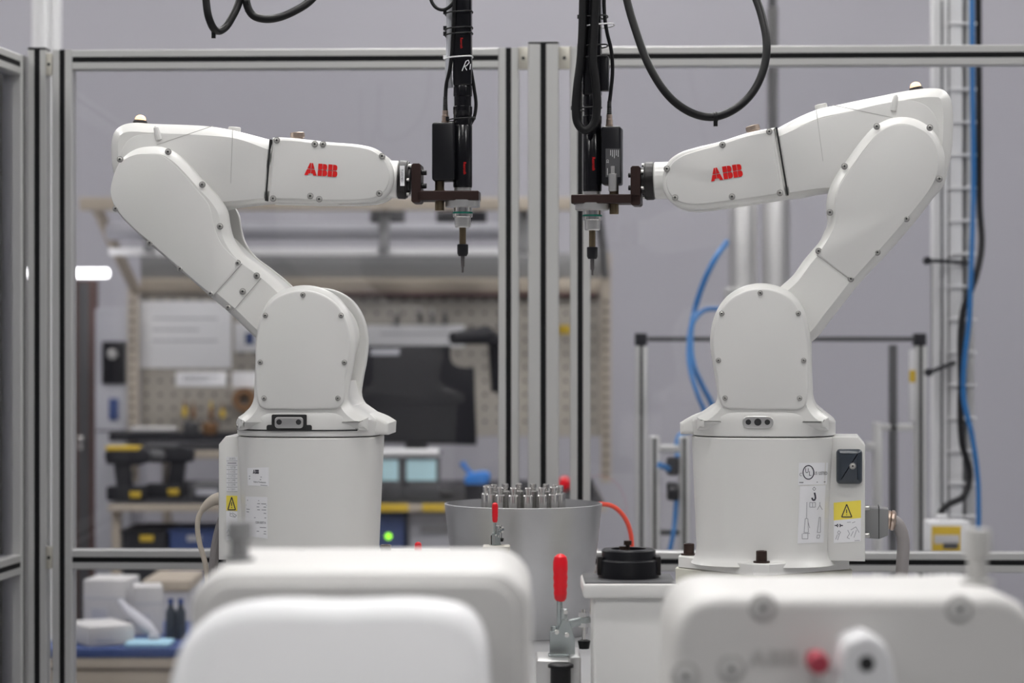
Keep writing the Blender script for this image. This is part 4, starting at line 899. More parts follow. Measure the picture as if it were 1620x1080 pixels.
q = P(1304, 1058, 2.02); b = MB(); b.lathe((q.x, 2.1, q.z), (0, -1, 0), [(0.006, 0), (0.006, 0.02), (0.0085, 0.021), (0.0095, 0.026), (0.0095, 0.045), (0.0075, 0.050)], 18); b.build('red_button', 'rose', t, label='red push button')
knob(1546, 2.2, zt2 - 0.0002, PZ(836, 2.2) - zt2, 0.0122, 'pale grey stepped knob on top of the cover with recessed screws', 'emboss')

# ------------------------------------------------------------------ background behind the fence, right side
def pbox(mb, x0, y0, x1, y1, d, dep, r=0.003):
    mb.rbox(PX(x0, d), PX(x1, d), d, d + dep, PZ(y1, d), PZ(y0, d), r); return mb
def pfl(mb, x0, y0, x1, d, dep, r=0.003):    # stands on the floor
    mb.rbox(PX(x0, d), PX(x1, d), d, d + dep, 0, PZ(y0, d), r); return mb
def at(px, d): return (PX(px, d), d, 0)
# station frame
d = 6.2; t = thing('station_frame', 'dark-topped aluminium station frame behind the raised robot', 'frame', at(1236, d))
for px in (1015, 1457):
    lg = MB(); pfl(lg, px - 9, 546, px + 9, d, 0.03); l = lg.build('leg', 'alu', t); st = MB(); pfl(st, px - 2.6, 546, px + 2.6, d - 0.001, 0.003, 0.0008); st.build('slot_strip', 'slot', l)
    pbox(MB(), px - 10, 527, px + 9, 547, d - 0.003, 0.036).build('corner_joint', 'blackmat', t)
pbox(MB(), 1025, 532, 1448, 540, d, 0.03).build('top_bar', 'greydark', t)
pbox(MB(), 1440, 553, 1448, 668, d, 0.02).build('light_strip', 'whitepaint', t)
pbox(MB(), 1439, 585, 1449, 605, d - 0.002, 0.01).build('strip_mark', 'toolyellow', t)
d = 5.9; t = thing('valve_stand', 'small aluminium stand with dark valves and blue tube', 'valve stand', at(1060, d))
for px in (1036, 1083):
    l = pfl(MB(), px - 8, 690, px + 8, d, 0.03).build('upright', 'alu', t); pfl(MB(), px - 2.4, 692, px + 2.4, d - 0.001, 0.003, 0.0008).build('slot_strip', 'slot', l)
pbox(MB(), 1044, 704, 1075, 716, d, 0.03).build('cross_bar', 'alu', t)
pbox(MB(), 1044, 838, 1075, 847, d, 0.03).build('cross_bar', 'greydark', t)
for y in (724, 764): pbox(MB(), 1056, y, 1074, y + 28, d - 0.02, 0.05, 0.005).build('valve', 'blackmat', t)
MB().tube(sm3([P(1070, 790, d - 0.01), P(1068, 820, d - 0.01), P(1064, 850, d - 0.02), P(1056, 885, d - 0.02)]), 0.006, 8).build('tube', 'bluehose', t)
MB().tube(sm3([P(1058, 742, d - 0.02), P(1050, 738, d - 0.03), P(1043, 735, d - 0.04)]), 0.008, 8).build('fitting', 'bluehose', t)
# press station: two bright cylinders on a bed
d = 6.6; t = thing('press_unit', 'press unit with two shiny vertical cylinders behind the raised forearm', 'press', at(1205, d))
zb = PZ(700, d)
for a, c, yt_ in ((1153, 1198, 322), (1206, 1250, 306)):
    x = PX((a + c) / 2, d); rr_ = (PX(c, d) - PX(a, d)) / 2
    MB().lathe((x, d, 0), (0, 0, 1), [(rr_ * 1.05, zb), (rr_, zb + 0.03), (rr_, PZ(yt_ + 6, d)), (rr_ * 0.93, PZ(yt_, d)), (rr_ * 0.4, PZ(yt_, d))], 24).build('cylinder', 'silver', t)
pbox(MB(), 1140, 700, 1262, 716, d - 0.08, 0.2).build('bed_plate', 'table', t)
for px in (1146, 1256):
    pfl(MB(), px - 6, 715, px + 6, d - 0.03, 0.06).build('leg', 'alu', t)
pbox(MB(), 1148, 455, 1256, 472, d - 0.06, 0.04).build('yoke', 'alu', t)
# polished pole to the ceiling
d = 6.9; x = PX(1222, d)
t = thing('steel_pole', 'polished vertical steel pole rising behind the guard panel', 'pole', (x, d, 0))
MB().lathe((x, d, 0), (0, 0, 1), [(0.017, 0), (0.017, PZ(12, d))], 20).build('pole_tube', 'chrome', t)
MB().lathe((x, d, 0), (0, 0, 1), [(0.012, PZ(14, d)), (0.012, 4.2)], 16).build('upper_rod', 'greydark', t)
MB().lathe((x, d, 0), (0, 0, 1), [(0.05, 0), (0.05, 0.012), (0.02, 0.016)], 20).build('foot', 'greydark', t)
# blue hoses
cable('blue_hose', [(1150, 383, 6.3), (1128, 415, 6.2), (1110, 455, 6.2), (1097, 500, 6.2), (1093, 540, 6.15), (1098, 580, 6.1), (1112, 612, 6.1), (1128, 645, 6.1), (1132, 700, 6.1), (1130, 780, 6.1)], 0.0075, 'bluehose', 'upper blue air hose curving down beside the raised robot shoulder', None, 10, 'hose')
cable('blue_hose', [(1135, 488, 6.25), (1112, 492, 6.2), (1096, 510, 6.17), (1090, 545, 6.13), (1092, 585, 6.08), (1104, 625, 6.05), (1115, 655, 6.05), (1095, 680, 5.95), (1074, 690, 5.93), (1071, 724, 5.9)], 0.0065, 'bluehose', 'lower blue air hose bending to the valve stand', None, 10, 'hose')
# tall cable mast at the right
d = 6.0; t = thing('cable_mast', 'tall pale aluminium mast with cable brackets', 'mast', at(1505, d))
for a, c, m_ in ((1476, 1500, 'whitepaint'), (1503, 1523, 'whitepaint'), (1530, 1541, 'alu')):
    pfl(MB(), a, -900, c, d, 0.04).build('profile', m_, t)
pfl(MB(), 1499, -900, 1504, d + 0.012, 0.02, 0.001).build('slot_strip', 'greydark', t); pfl(MB(), 1522, -900, 1531, d + 0.014, 0.02, 0.001).build('slot_strip', 'grey', t)
for k in range(17):
    y = 35 + k * 52; pbox(MB(), 1501, y, 1545, y + 4, d - 0.006, 0.008, 0.001).build('cable_tie', 'whitepaint', t)
for (xa, ya, xb_, yb_) in ((1468, 412, 1530, 415), (1470, 589, 1510, 573)):
    MB().tube([P(xa, ya, d - 0.06), P(xb_, yb_, d)], 0.005, 8).build('hook', 'blackmat', t); MB().lathe(P(xa, ya, d - 0.065), (0, 1, 0), [(0.010, 0), (0.010, 0.02)], 10).build('hook_end', 'blackmat', t)
MB().tube([P(1490, 0, d - 0.01), P(1490, 800, d - 0.01)], 0.003, 8).build('rod', 'greydark', t)
MB().tube([P(1474, 412, d - 0.055), P(1474, 589, d - 0.055)], 0.0028, 8).build('rod', 'grey', t)
cable('black_cable', [(1547, -200, 6.02), (1548, 60, 6.02), (1549, 200, 6.02), (1550, 330, 6.02), (1553, 390, 6.0), (1543, 440, 5.97), (1524, 490, 5.96), (1520, 600, 5.96), (1522, 700, 5.96), (1534, 750, 5.96), (1524, 785, 5.95), (1500, 798, 5.94), (1490, 808, 5.94), (1489, 822, 5.94)], 0.0085, 'rubber', 'black cable tied along the pale mast', None, 10)
cable('blue_cable', [(1537, -200, 5.97), (1538, 100, 5.97), (1540, 300, 5.97), (1536, 440, 5.95), (1533, 510, 5.95), (1526, 570, 5.95), (1525, 630, 5.95), (1538, 690, 5.94), (1547, 760, 5.94), (1548, 835, 5.94), (1546, 1000, 5.94)], 0.0065, 'bluehose', 'bright blue cable running down the pale mast', None, 10)
d = 5.88; t = thing('terminal_box', 'light grey terminal box with yellow label at the foot of the mast', 'terminal box', (PX(1502, d), d, PZ(882, d)))
pbox(MB(), 1468, 824, 1536, 900, d, 0.07, 0.006).build('box_body', 'whitepaint', t); pbox(MB(), 1484, 814, 1500, 825, d + 0.01, 0.03).build('gland', 'whitepaint', t)
lb = pbox(MB(), 1474, 832, 1521, 878, d - 0.001, 0.002, 0.0006).build('label_plate', 'toolyellow', t); pbox(MB(), 1478, 846, 1518, 860, d - 0.0018, 0.002, 0.0005).build('label_field', 'skin', t); pbox(MB(), 1492, 858, 1516, 868, d - 0.0018, 0.002, 0.0005).build('label_print', 'greydark', t)
for px in (1476, 1528): pfl(MB(), px - 4, 900, px + 4, d + 0.02, 0.03).build('leg', 'alu', t)
# second frame right of the raised robot
d = 6.5; t = thing('profile_frame', 'low aluminium profile frame beside the terminal box', 'frame', at(1420, d))
for a, c, m_, y in ((1383, 1396, 'alu', 668), (1408, 1420, 'greydark', 545), (1448, 1462, 'alu', 672)): pfl(MB(), a, y, c, d, 0.03).build('upright', m_, t)
pbox(MB(), 1396, 671, 1450, 681, d, 0.03).build('cross_bar', 'alu', t); pbox(MB(), 1370, 700, 1386, 712, d, 0.03).build('cross_bar', 'alu', t)

# ------------------------------------------------------------------ background left: workbench, pegboard, cabinet
d = 7.2
t = thing('white_column', 'white steel column rising behind the corner post', 'column', at(71, d))
for a, c, m_ in ((50, 64, 'whitepaint'), (64, 78, 'whitepaint'), (78, 92, 'whitepaint')): MB().rbox(PX(a, d), PX(c, d) - 0.0008, d - (0.012 if a == 64 else 0), d + 0.06, 0, 4.2, 0.004).build('profile', m_, t)
d = 9.0; t = thing('brown_partition', 'dark brown partition panel beside the grey cabinet', 'partition', at(128, d))
pfl(MB(), 60, 442, 152, d, 0.05).build('leaf', 'brown', t); pbox(MB(), 124, 690, 131, 712, d - 0.02, 0.02).build('handle', 'chrome', t); pfl(MB(), 124, 446, 140, d - 0.003, 0.006, 0.001).build('panel', 'greydark', t)
d = 8.6; t = thing('grey_cabinet', 'tall light grey cabinet with black dispenser panel', 'cabinet', at(178, d))
pfl(MB(), 150, 487, 207, d, 0.35, 0.008).build('body', 'lightgrey', t)
dp = pbox(MB(), 161, 540, 198, 607, d - 0.012, 0.02, 0.003).build('dispenser_panel', 'monitor', t); MB().ccyl(P(178, 560, d - 0.03), P(178, 560, d), 0.018, 0.003).build('dial', 'silver', dp)
pbox(MB(), 172, 630, 187, 664, d - 0.008, 0.02, 0.003).build('switch', 'bluedark', t)
pbox(MB(), 152, 680, 205, 683, d - 0.002, 0.01, 0.0005).build('door_gap', 'greydark', t)
# tube lamp
d = 8.2; t = thing('tube_lamp', 'glowing white fluorescent tube hanging left of the workbench', 'tube lamp', (PX(70, d), d, PZ(433, d)))
MB().lathe(P(-30, 432, d), (1, 0, 0), [(0.005, 0), (0.0145, 0.004), (0.0155, 0.012), (0.0155, PX(173, d) - PX(-30, d) - 0.012), (0.0145, PX(173, d) - PX(-30, d) - 0.004), (0.005, PX(173, d) - PX(-30, d))], 16).build('tube', 'tubelamp', t)
for px in (-20, 60): MB().cyl((PX(px, d), d, PZ(425, d)), (PX(px, d), d, 4.2), 0.003, seg=8).build('hanger', 'lightgrey', t)

DB = 8.6
t = thing('workbench', 'long beige workbench with dark top behind the guard panel', 'workbench', at(580, 7.9))
TB = PZ(796, 7.45)
MB().rbox(PX(170, 7.45), PX(960, 7.45), 7.45, 8.7, TB - 0.026, TB - 0.003, 0.003).build('bench_top', 'beige', t)
MB().rbox(PX(172, 7.45), PX(958, 7.45), 7.455, 8.69, TB - 0.004, TB, 0.001).build('dark_mat', 'blackmat', t)
for a, c in ((592, 646), (668, 704), (800, 830)): MB().rbox(PX(a, 7.45), PX(c, 7.45), 7.446, 7.452, TB - 0.025, TB - 0.001, 0.001).build('edge_tape', 'toolyellow', t)
for px in (172, 510, 930): MB().rbox(PX(px, 7.45), PX(px + 14, 7.45), 7.5, 7.54, 0, TB - 0.026, 0.003).build('leg', 'beige', t); MB().rbox(PX(px, 7.45), PX(px + 14, 7.45), 8.6, 8.64, 0, TB - 0.026, 0.003).build('leg', 'beige', t)
t = thing('pegboard_rack', 'beige pegboard rack with overhead beam above the workbench', 'rack', (PX(560, DB), DB, TB))
# perforated uprights, each with its holes
for px in (213, 958):
    x0, x1 = PX(px - 8, DB), PX(px + 8, DB); u_ = MB().rbox(x0, x1, DB - 0.05, DB - 0.01, TB, PZ(455 if px < 500 else 400, DB), 0.003).build('upright', 'beige', t)
    for k in range(20):
        y = 475 + k * 15
        if PZ(y, DB) > TB + 0.02: MB().rbox(PX(px - 3, DB), PX(px + 3, DB), DB - 0.0515, DB - 0.048, PZ(y + 6, DB), PZ(y, DB), 0.0005).build('slot', 'greydark', u_)
for a in ((150, 322, 216, 462),):
    MB().tube([P(a[0], a[1], DB - 0.35), P(a[0] + 33, 395, DB - 0.2), P(a[2], a[3], DB - 0.03)], 0.022, 6).build('raked_arm', 'beige', t)
MB().tube([P(945, 322, DB - 0.35), P(952, 380, DB - 0.2), P(958, 440, DB - 0.03)], 0.016, 6).build('raked_arm', 'grey', t)
pbox(MB(), 125, 312, 955, 332, DB - 0.4, 0.06).build('overhead_beam', 'beige', t)
pb = pbox(MB(), 222, 462, 950, 690, DB, 0.015).build('pegboard', 'peg', t)
hm = MB().lathe((0, 0, 0), (0, -1, 0), [(0.0068, 0), (0.0068, 0.001)], 10).mesh('peg_hole', 'greydark')
for i in range(34):
    for k in range(10):
        px = 232 + i * 21.4; py = 474 + k * 21.4
        if 440 < px < 560 or (i + k) % 1: continue
        inst('peg_hole', hm, pb, P(px, py, DB - 0.0002) - Vector((PX(560, DB), DB, TB)))
pbox(MB(), 222, 440, 950, 462, DB - 0.02, 0.03).build('top_rail', 'beige', t)
pbox(MB(), 540, 462, 945, 470, DB - 0.03, 0.02).build('red_strip', 'brown', t)
pbox(MB(), 222, 400, 950, 440, DB + 0.01, 0.02).build('back_panel', 'grey', t)
t = thing('bench_light', 'long grey tubular bench light below the beige beam', 'bench light', (PX(510, 8.3), 8.3, PZ(402, 8.3)))
MB().lathe(P(168, 366, 8.3), (1, 0, 0), [(0.02, 0), (0.030, 0.004), (0.030, PX(850, 8.3) - PX(168, 8.3) - 0.004), (0.02, PX(850, 8.3) - PX(168, 8.3))], 18).build('tube_body', 'lightgrey', t)
pbox(MB(), 172, 392, 850, 404, 8.28, 0.05).build('reflector', 'whitepaint', t)
for px in (230, 600, 820): MB().rbox(PX(px, 8.3), PX(px + 16, 8.3), 8.26, 8.34, PZ(398, 8.3), PZ(331, 8.3), 0.003).build('bracket', 'grey', t)
pbox(MB(), 585, 333, 640, 352, 8.32, 0.06).build('ballast', 'greydark', t); pbox(MB(), 690, 334, 770, 352, 8.32, 0.06).build('ballast', 'blackmat', t)
# papers on the pegboard
def sheet(x0, y0, x1, y1, label, m='paper', lines=0):
    t = thing('paper_sheet', label, 'paper', (PX((x0 + x1) / 2, DB), DB - 0.002, PZ(y1, DB)))
    pbox(MB(), x0, y0, x1, y1, DB - 0.0035, 0.0025, 0.0006).build('sheet', m, t)
    for k in range(lines):
        y = y0 + (k + 1.5) * (y1 - y0) / (lines + 3); pbox(MB(), x0 + (x1-x0)*.15, y, x1 - (x1-x0)*(.15 + .2 * (k % 2)), y + 2.2, DB - 0.0042, 0.001, 0.0002).build('printed_line', 'inkgrey', t)
sheet(219, 476, 366, 582, 'large white sheet pinned on the pegboard', lines=3)
sheet(371, 510, 424, 556, 'white sheet with dark picture beside the large sheet')
MB().rbox(PX(388, DB), PX(402, DB), DB - 0.0045, DB - 0.0036, PZ(545, DB), PZ(526, DB), 0.0003).solo('photo_print', 'bluedark', 'small dark picture on the white sheet', 'picture')
sheet(278, 588, 358, 611, 'low white notice strip below the large sheet', lines=2)
sheet(367, 588, 410, 613, 'small notice with red print beside the white strip')
sheet(578, 514, 735, 549, 'wide white sheet above the black monitor', lines=1)
MB().rbox(PX(884, DB), PX(902, DB), DB - 0.006, DB, PZ(528, DB), PZ(514, DB), 0.001).solo('yellow_tag', 'toolyellow', 'small yellow tag on the pegboard between the posts', 'tag')
# hanging tools on the pegboard: handle and head
def peg_tool(px, py, h, m1, m2, label, wd=5):
    t = thing('hanging_tool', label, 'hand tool', tuple(P(px, py + h, DB - 0.03)), group='hand tools on the pegboard')
    MB().lathe(P(px, py + h, DB - 0.03), (0, 0, 1), [(0.004, 0), (0.009 * wd / 5, 0.006), (0.008 * wd / 5, PZ(py + h * 0.45, DB) - PZ(py + h, DB)), (0.005, PZ(py + h * 0.40, DB) - PZ(py + h, DB))], 10).build('handle', m1, t)
    MB().cyl(P(px, py + h * 0.45, DB - 0.03), P(px, py, DB - 0.03), 0.004, 0.003, 8).build('shaft', m2, t)
    MB().cyl(P(px, py + 2, DB - 0.03), P(px, py + 2, DB), 0.003, seg=8).build('peg', 'steel', t)
k = 0
for px, py, h, m1, m2, lb_ in ((292, 632, 28, 'toolyellow', 'toolbrown', 'yellow-handled tool hung lowest below the notice strip'), (306, 636, 26, 'toolbrown', 'toolbrown', 'brown short tool hung beside the yellow handle'), (334, 634, 30, 'toolbrown', 'toolyellow', 'brown tool with yellow shaft on the pegboard'),
                        (352, 638, 24, 'toolyellow', 'toolbrown', 'short yellow tool next to the brown tape roll'), (628, 488, 26, 'greydark', 'steel', 'dark screwdriver hung above the wide white sheet'), (664, 486, 24, 'blackmat', 'chrome', 'black screwdriver with bright shaft above the wide sheet'), (684, 486, 26, 'greydark', 'silver', 'dark screwdriver with silver shaft above the wide sheet'), (704, 488, 24, 'greydark', 'grey', 'short dark screwdriver at the end of the row')):
    peg_tool(px, py, h, m1, m2, lb_)
q = P(386, 632, DB - 0.04); b = MB(); b.lathe(q, (0, 1, 0), [(0.020, 0), (0.042, 0), (0.042, 0.03), (0.020, 0.03), (0.020, 0)], 24, caps=False); b.solo('tape_roll', 'toolbrown', 'brown tape roll hanging on the pegboard', 'tape roll')
for px, lb_ in ((302, 'small dark brown cup on the upper shelf'), (332, 'brown round pot on the upper shelf beside the dark cup')):
    q = P(px, 684, 8.2); MB().lathe((q.x, q.y, PZ(690, 8.05)), (0, 0, 1), [(0.020, 0), (0.027, 0.012), (0.027, 0.038), (0.022, 0.042), (0.022, 0.036), (0.004, 0.030)], 16).solo('small_pot', 'toolbrown' if px > 310 else 'greydark', lb_, 'pot')
# shelf
d = 7.9; zsf = PZ(712, d)
t = thing('bench_shelf', 'dark shelf with beige front edge over the workbench', 'shelf', (PX(380, d), d, zsf - 0.03))
MB().rbox(PX(168, d), PX(590, d), d, DB - 0.05, zsf - 0.002, zsf + 0.0, 0.0008).build('dark_mat', 'blackmat', t)
MB().rbox(PX(168, d), PX(590, d), d - 0.004, DB - 0.05, zsf - 0.028, zsf - 0.002, 0.003).build('board', 'beige', t)
pbox(MB(), 172, 684, 590, 698, DB - 0.2, 0.14).build('dark_tray', 'blackmat', t)
for px in (214, 575): MB().rbox(PX(px, d), PX(px + 10, d), DB - 0.09, DB - 0.05, TB, zsf - 0.028, 0.002).build('bracket', 'beige', t)
pbox(MB(), 205, 676, 275, 682, DB - 0.19, 0.1).solo('folded_cloth', 'skin', 'pale folded cloth lying on the dark shelf tray', 'cloth')
# cordless drills on the bench
def drill(px, d, label, flip=1, accent='toolyellow'):
    x = PX(px, d); t = thing('cordless_drill', label, 'drill', (x, d, TB), 0, 'cordless drills on the workbench')
    f = flip; k = 1.0
    b = MB(); b.prism(sm([(f*-0.075, 0.115, 'c'), (f*-0.080, 0.150), (f*-0.060, 0.165), (f*0.03, 0.168), (f*0.06, 0.155), (f*0.06, 0.125), (f*0.03, 0.112, 'c')], 3), d - 0.032 - d, 0.032, 0.01, 0.01, 3); b.build('motor_housing', 'blackmat', t, True)
    b = MB(); b.prism(sm([(f*-0.055, 0.118, 'c'), (f*-0.045, 0.04, 'c'), (f*0.005, 0.04, 'c'), (f*-0.005, 0.118, 'c')], 1), -0.02, 0.02, 0.006, 0.006, 2); b.build('grip', 'blackmat', t, True)
    b = MB(); b.rbox(-0.075, 0.045, -0.035, 0.035, 0.0, 0.045, 0.006); b.build('battery', 'blackmat', t, True)
    b = MB(); b.lathe((f*0.058, 0, 0.140), (f, 0, 0), [(0.020, 0), (0.022, 0.01), (0.018, 0.04), (0.008, 0.05)], 14); b.build('chuck', 'greydark', t, True)
    b = MB(); b.rbox(-0.078, 0.03, -0.034, 0.034, 0.158, 0.172, 0.004) if accent else None; b.build('top_stripe', accent, t, True); MB().rbox(0.0, 0.035, -0.0365, -0.034, 0.010, 0.030, 0.0008).build('badge', 'toolyellow', t, True)
drill(208, 7.6, 'black cordless drill with yellow top stripe on the workbench')
drill(268, 7.74, 'black cordless drill with dark top beside the yellow-striped drill', -1, 'greydark')
b = MB(); pbox(b, 300, 765, 400, 783, 8.0, 0.2, 0.01); ob = thing('tool_case', 'low dark tool case beside the drills', 'tool case', (PX(350, 7.7), 7.7, TB))
MB().rbox(PX(300, 7.6), PX(410, 7.6), 7.6, 7.85, TB, TB + 0.05, 0.008).build('case_body', 'greydark', ob); MB().rbox(PX(310, 7.6), PX(345, 7.6), 7.595, 7.602, TB + 0.014, TB + 0.034, 0.001).build('label_field', 'lightgrey', ob)
# lower shelf bins below the bench
for px, lb_, m_ in ((225, 'dark storage bin with yellow label under the workbench', 'blackmat'), (300, 'dark storage bin with grey label under the workbench', 'bluedark')):
    d = 7.5; t = thing('storage_bin', lb_, 'bin', (PX(px, d), d, 0))
    b = MB(); b.rbox(PX(px - 32, d), PX(px + 38, d), d, d + 0.3, 0, PZ(840, d), 0.008); b.build('bin_body', m_, t)
    MB().rbox(PX(px - 4, d), PX(px + 18, d), d - 0.003, d + 0.001, PZ(856, d), PZ(846, d), 0.0008).build('bin_label', 'toolyellow' if px < 250 else 'lightgrey', t)
    MB().rbox(PX(px - 34, d), PX(px + 40, d), d - 0.006, d + 0.306, PZ(842, d), PZ(838, d), 0.002).build('rim', m_, t)
# monitor, screens and roll on the bench
d = 7.75; t = thing('black_monitor', 'large black monitor seen from behind on the workbench', 'monitor', (PX(662, d), d, TB))
b = MB(); b.prism(sm([(PX(566, d), PZ(700, d), 'c'), (PX(566, d), PZ(546, d), 'c'), (PX(712, d), PZ(546, d), 'c'), (PX(716, d), PZ(575, d)), (PX(750, d), PZ(582, d), 'c'), (PX(754, d), PZ(704, d), 'c'), (PX(660, d), PZ(702, d))], 3), d, d + 0.07, 0.006, 0.004, 3); b.build('casing', 'monitor', t)
pbox(MB(), 586, 552, 632, 562, d - 0.002, 0.004, 0.001).build('label_plate', 'lightgrey', t)
b = MB(); b.rbox(PX(640, d), PX(676, d), d + 0.03, d + 0.05, TB + 0.01, PZ(690, d), 0.004); b.build('stand_neck', 'monitor', t)
MB().rbox(PX(600, d), PX(716, d), d - 0.04, d + 0.12, TB, TB + 0.012, 0.004).build('stand_foot', 'monitor', t)
MB().tube([P(715, 535, d + 0.02), P(770, 530, d + 0.1), P(785, 540, d + 0.2), P(786, 620, d + 0.2)], [0.02, 0.03, 0.03, 0.02], 8).build('support_arm', 'monitor', t)
d = 7.6; t = thing('white_roll', 'white paper roll lying across small screens on the workbench', 'roll', (PX(648, d), d, PZ(724, d)))
MB().lathe(P(600, 716, d), (1, 0, 0), [(0.004, 0), (0.0125, 0), (0.0125, PX(694, d) - PX(600, d)), (0.004, PX(694, d) - PX(600, d))], 16).build('roll_body', 'whitepaint', t)
MB().cyl(P(594, 716, d), P(700, 716, d), 0.0042, seg=10).build('core', 'greydark', t)
d = 7.62
for a, c, y0_, m_, lb_ in ((641, 692, 727, 'screen', 'small bright cyan screen on the workbench'), (600, 632, 727, 'screen', 'narrow cyan screen beside the robot base')):
    t = thing('small_screen', lb_, 'screen', (PX((a + c) / 2, d), d, TB))
    MB().rbox(PX(a - 4, d), PX(c + 4, d), d, d + 0.03, TB, PZ(y0_ - 3, d), 0.003).build('bezel', 'greydark', t); pbox(MB(), a + 2, y0_, c - 2, 760, d - 0.002, 0.004, 0.0008).build('display', m_, t)
d = 7.55; t = thing('blue_tool', 'bright blue hand tool with raised handle on the workbench', 'tool', (PX(755, d), d, TB))
b = MB(); b.prism(sm([tuple(P(*p, d).xz) for p in ((738, 767), (735, 755), (748, 748), (772, 746), (776, 752), (768, 766))], 4), d - 0.02, d + 0.02, 0.006, 0.006, 3); b.build('tool_body', 'blue', t)
MB().tube([P(748, 752, d), P(738, 742, d), P(730, 731, d)], [0.009, 0.007, 0.010], 10).build('handle', 'blue', t)
MB().rbox(PX(736, d), PX(778, d), d - 0.03, d + 0.03, TB, PZ(765, d), 0.004).build('stand', 'blackmat', t)
d = 7.5; t = thing('red_cap_bottle', 'dark bottle with round red cap between the fence posts', 'bottle', (PX(893, d), d, TB))
MB().lathe((PX(893, d), d, TB), (0, 0, 1), [(0.018, 0), (0.018, 0.014), (0.010, 0.022)], 16).build('bottle_body', 'greydark', t); MB().lathe((PX(893, d), d, PZ(776, d)), (0, 0, 1), [(0.008, 0), (0.017, 0.010), (0.0195, 0.022), (0.016, 0.036), (0.006, 0.044)], 16).build('cap', 'redplastic', t)
for px, lb_ in ((925, 'dark tool stand at the right end of the workbench'), (860, 'low dark holder behind the square fence post')):
    d = 7.7; t = thing('dark_holder', lb_, 'holder', (PX(px, d), d, TB)); MB().rbox(PX(px - 14, d), PX(px + 14, d), d, d + 0.06, TB, TB + 0.06, 0.006).build('holder_body', 'blackmat', t); MB().cyl((PX(px, d), d + .03, TB + 0.05), (PX(px + 2, d), d + .03, TB + 0.10), 0.006, seg=8).build('rod', 'greydark', t)
# device with green lamps under the bench and grey drawer unit
d = 7.5; t = thing('control_device', 'dark control device with green lamp under the workbench', 'control device', (PX(600, d), d, 0))
MB().rbox(PX(560, d), PX(640, d), d, d + 0.35, 0, PZ(813, d), 0.012).build('device_body', 'bluedark', t)
MB().lathe(P(614.5, 848, d - 0.003), (0, 1, 0), [(0.0095, 0), (0.0095, 0.004)], 14).build('green_lamp', 'led', t); MB().lathe(P(594.5, 848, d - 0.003), (0, 1, 0), [(0.008, 0), (0.008, 0.004)], 14).build('dim_lamp', 'leddim', t)
t = thing('drawer_unit', 'light grey drawer unit under the workbench', 'drawer unit', (PX(690, d), d + 0.05, 0))
MB().rbox(PX(645, d), PX(770, d), d + 0.03, d + 0.45, 0, PZ(813, d), 0.006).build('body', 'lightgrey', t)
for y in (835, 900, 965): MB().rbox(PX(665, d), PX(752, d), d + 0.02, d + 0.032, PZ(y + 8, d), PZ(y, d), 0.002).build('handle', 'grey', t)

# trolley with packages, low left
d = 6.0; zt3 = PZ(1026, d); t = thing('trolley', 'low trolley with blue mat and beige drawers', 'trolley', at(205, d))
MB().rbox(PX(60, d), PX(330, d), d, d + 0.6, zt3 - 0.022, zt3, 0.003).build('blue_mat', 'bluedark', t)
MB().rbox(PX(60, d), PX(330, d), d + 0.004, d + 0.6, zt3 - 0.05, zt3 - 0.022, 0.003).build('top_frame', 'beige', t)
for k in range(3): MB().rbox(PX(70, d), PX(322, d), d + 0.012 + 0.002 * (k % 2), d + 0.58, zt3 - 0.10 - k * 0.075, zt3 - 0.055 - k * 0.06, 0.003).build('drawer', 'beige', t)
for px in (66, 316): MB().rbox(PX(px, d), PX(px + 10, d), d + 0.01, d + 0.04, 0, zt3 - 0.05, 0.002).build('leg', 'beige', t)
for px in (66, 316): MB().rbox(PX(px, d), PX(px + 10, d), d + 0.55, d + 0.58, 0, zt3 - 0.05, 0.002).build('leg', 'beige', t)
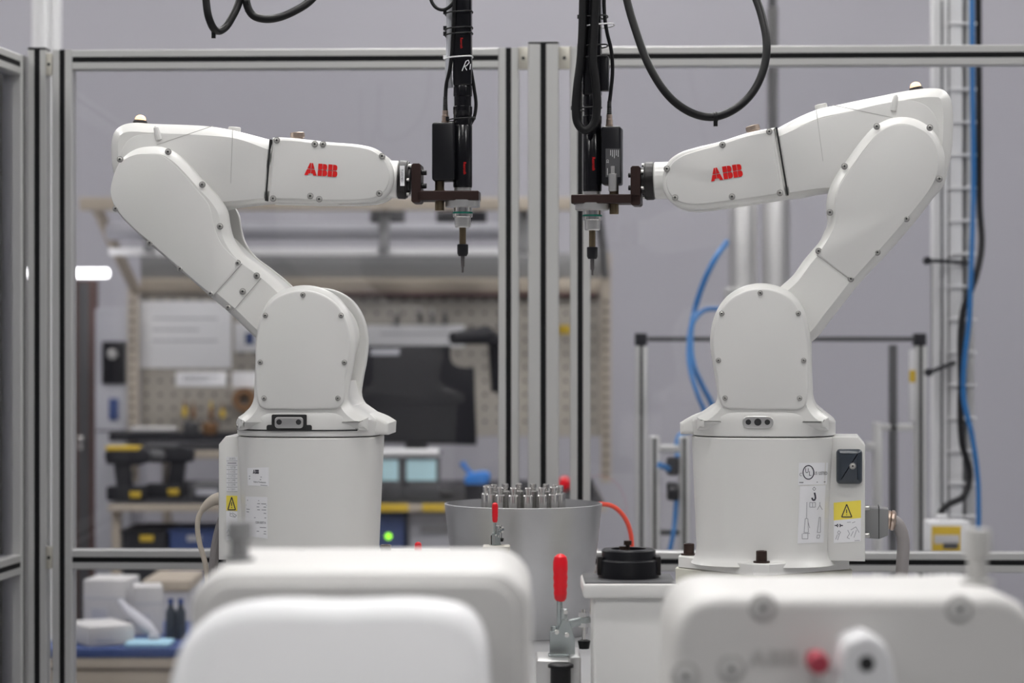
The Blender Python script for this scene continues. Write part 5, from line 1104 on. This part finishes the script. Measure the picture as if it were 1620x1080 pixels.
def carton(x0, x1, y0, d, dep, rot, label, m='skin'):
    xc = PX((x0 + x1) / 2, d); hw = (PX(x1, d) - PX(x0, d)) / 2; h = PZ(y0, d) - PZ(1022, d)
    t = thing('carton', label, 'box', (xc, d + dep / 2, zt3), rot, 'packages on the trolley')
    MB().rbox(-hw, hw, -dep / 2, dep / 2, 0, max(h, 0.03), 0.004).build('box_body', m, t, True)
    MB().rbox(-hw, hw, -dep / 2 - 0.0006, -dep / 2 + 0.002, max(h, .03) * 0.62, max(h, .03) * 0.66, 0.0003).build('lid_edge', 'lightgrey', t, True)
    MB().rbox(-hw * 0.6, hw * 0.1, -dep / 2 - 0.001, -dep / 2 + 0.002, max(h, .03) * 0.2, max(h, .03) * 0.45, 0.0003).build('print', 'lightgrey', t, True)
carton(112, 190, 990, 6.05, 0.16, 0.5, 'white carton turned to show its blue-grey side')
carton(135, 205, 940, 6.36, 0.14, -0.1, 'taller white carton behind the turned carton')
carton(206, 252, 945, 6.28, 0.10, 0.2, 'upright white carton beside the dark bottles')
t = thing('wrapped_part', 'grey wrapped part leaning between the white cartons', 'wrapped part', (PX(205, 6.2), 6.2, zt3)); MB().tube([P(188, 950, 6.2), P(208, 972, 6.18), P(232, 992, 6.12), P(248, 1005, 6.1)], [0.008, 0.016, 0.018, 0.008], 10).build('wrapping', 'lightgrey', t); MB().rbox(PX(236, 6.1), PX(252, 6.1), 6.08, 6.12, zt3, PZ(1002, 6.1), 0.003).build('foot', 'lightgrey', t)
MB().prism(rrect(PX(196, 6.02), zt3, PX(268, 6.02), zt3 + 0.012, 0.005, 3), 6.02, 6.12, 0.004, 0.004, 2).solo('blue_sheet', 'bluesheet', 'pale blue folded sheet on the trolley mat', 'sheet')
for px, lb_ in ((270, 'dark bottle beside the upright carton'), (286, 'dark bottle nearest the white cover edge')):
    d = 6.2; t = thing('dark_bottle', lb_, 'bottle', (PX(px, d), d, zt3)); MB().lathe((PX(px, d), d, zt3), (0, 0, 1), [(0.012, 0), (0.0135, 0.004), (0.0135, 0.07), (0.006, 0.085), (0.006, 0.092)], 14).build('bottle_body', 'navy', t); MB().lathe((PX(px, d), d, zt3), (0, 0, 1), [(0.0072, 0.090), (0.0072, 0.104)], 12).build('cap', 'bluedark', t)
t = thing('storage_crate', 'beige crate standing on the floor behind the trolley', 'crate', at(262, 6.9))
MB().rbox(PX(228, 6.9), PX(300, 6.9), 6.9, 7.2, 0, PZ(935, 6.9), 0.005).build('crate_body', 'lightgrey', t); MB().rbox(PX(226, 6.9), PX(302, 6.9), 6.894, 7.206, PZ(935, 6.9), PZ(917, 6.9), 0.004).build('lid', 'beige', t)
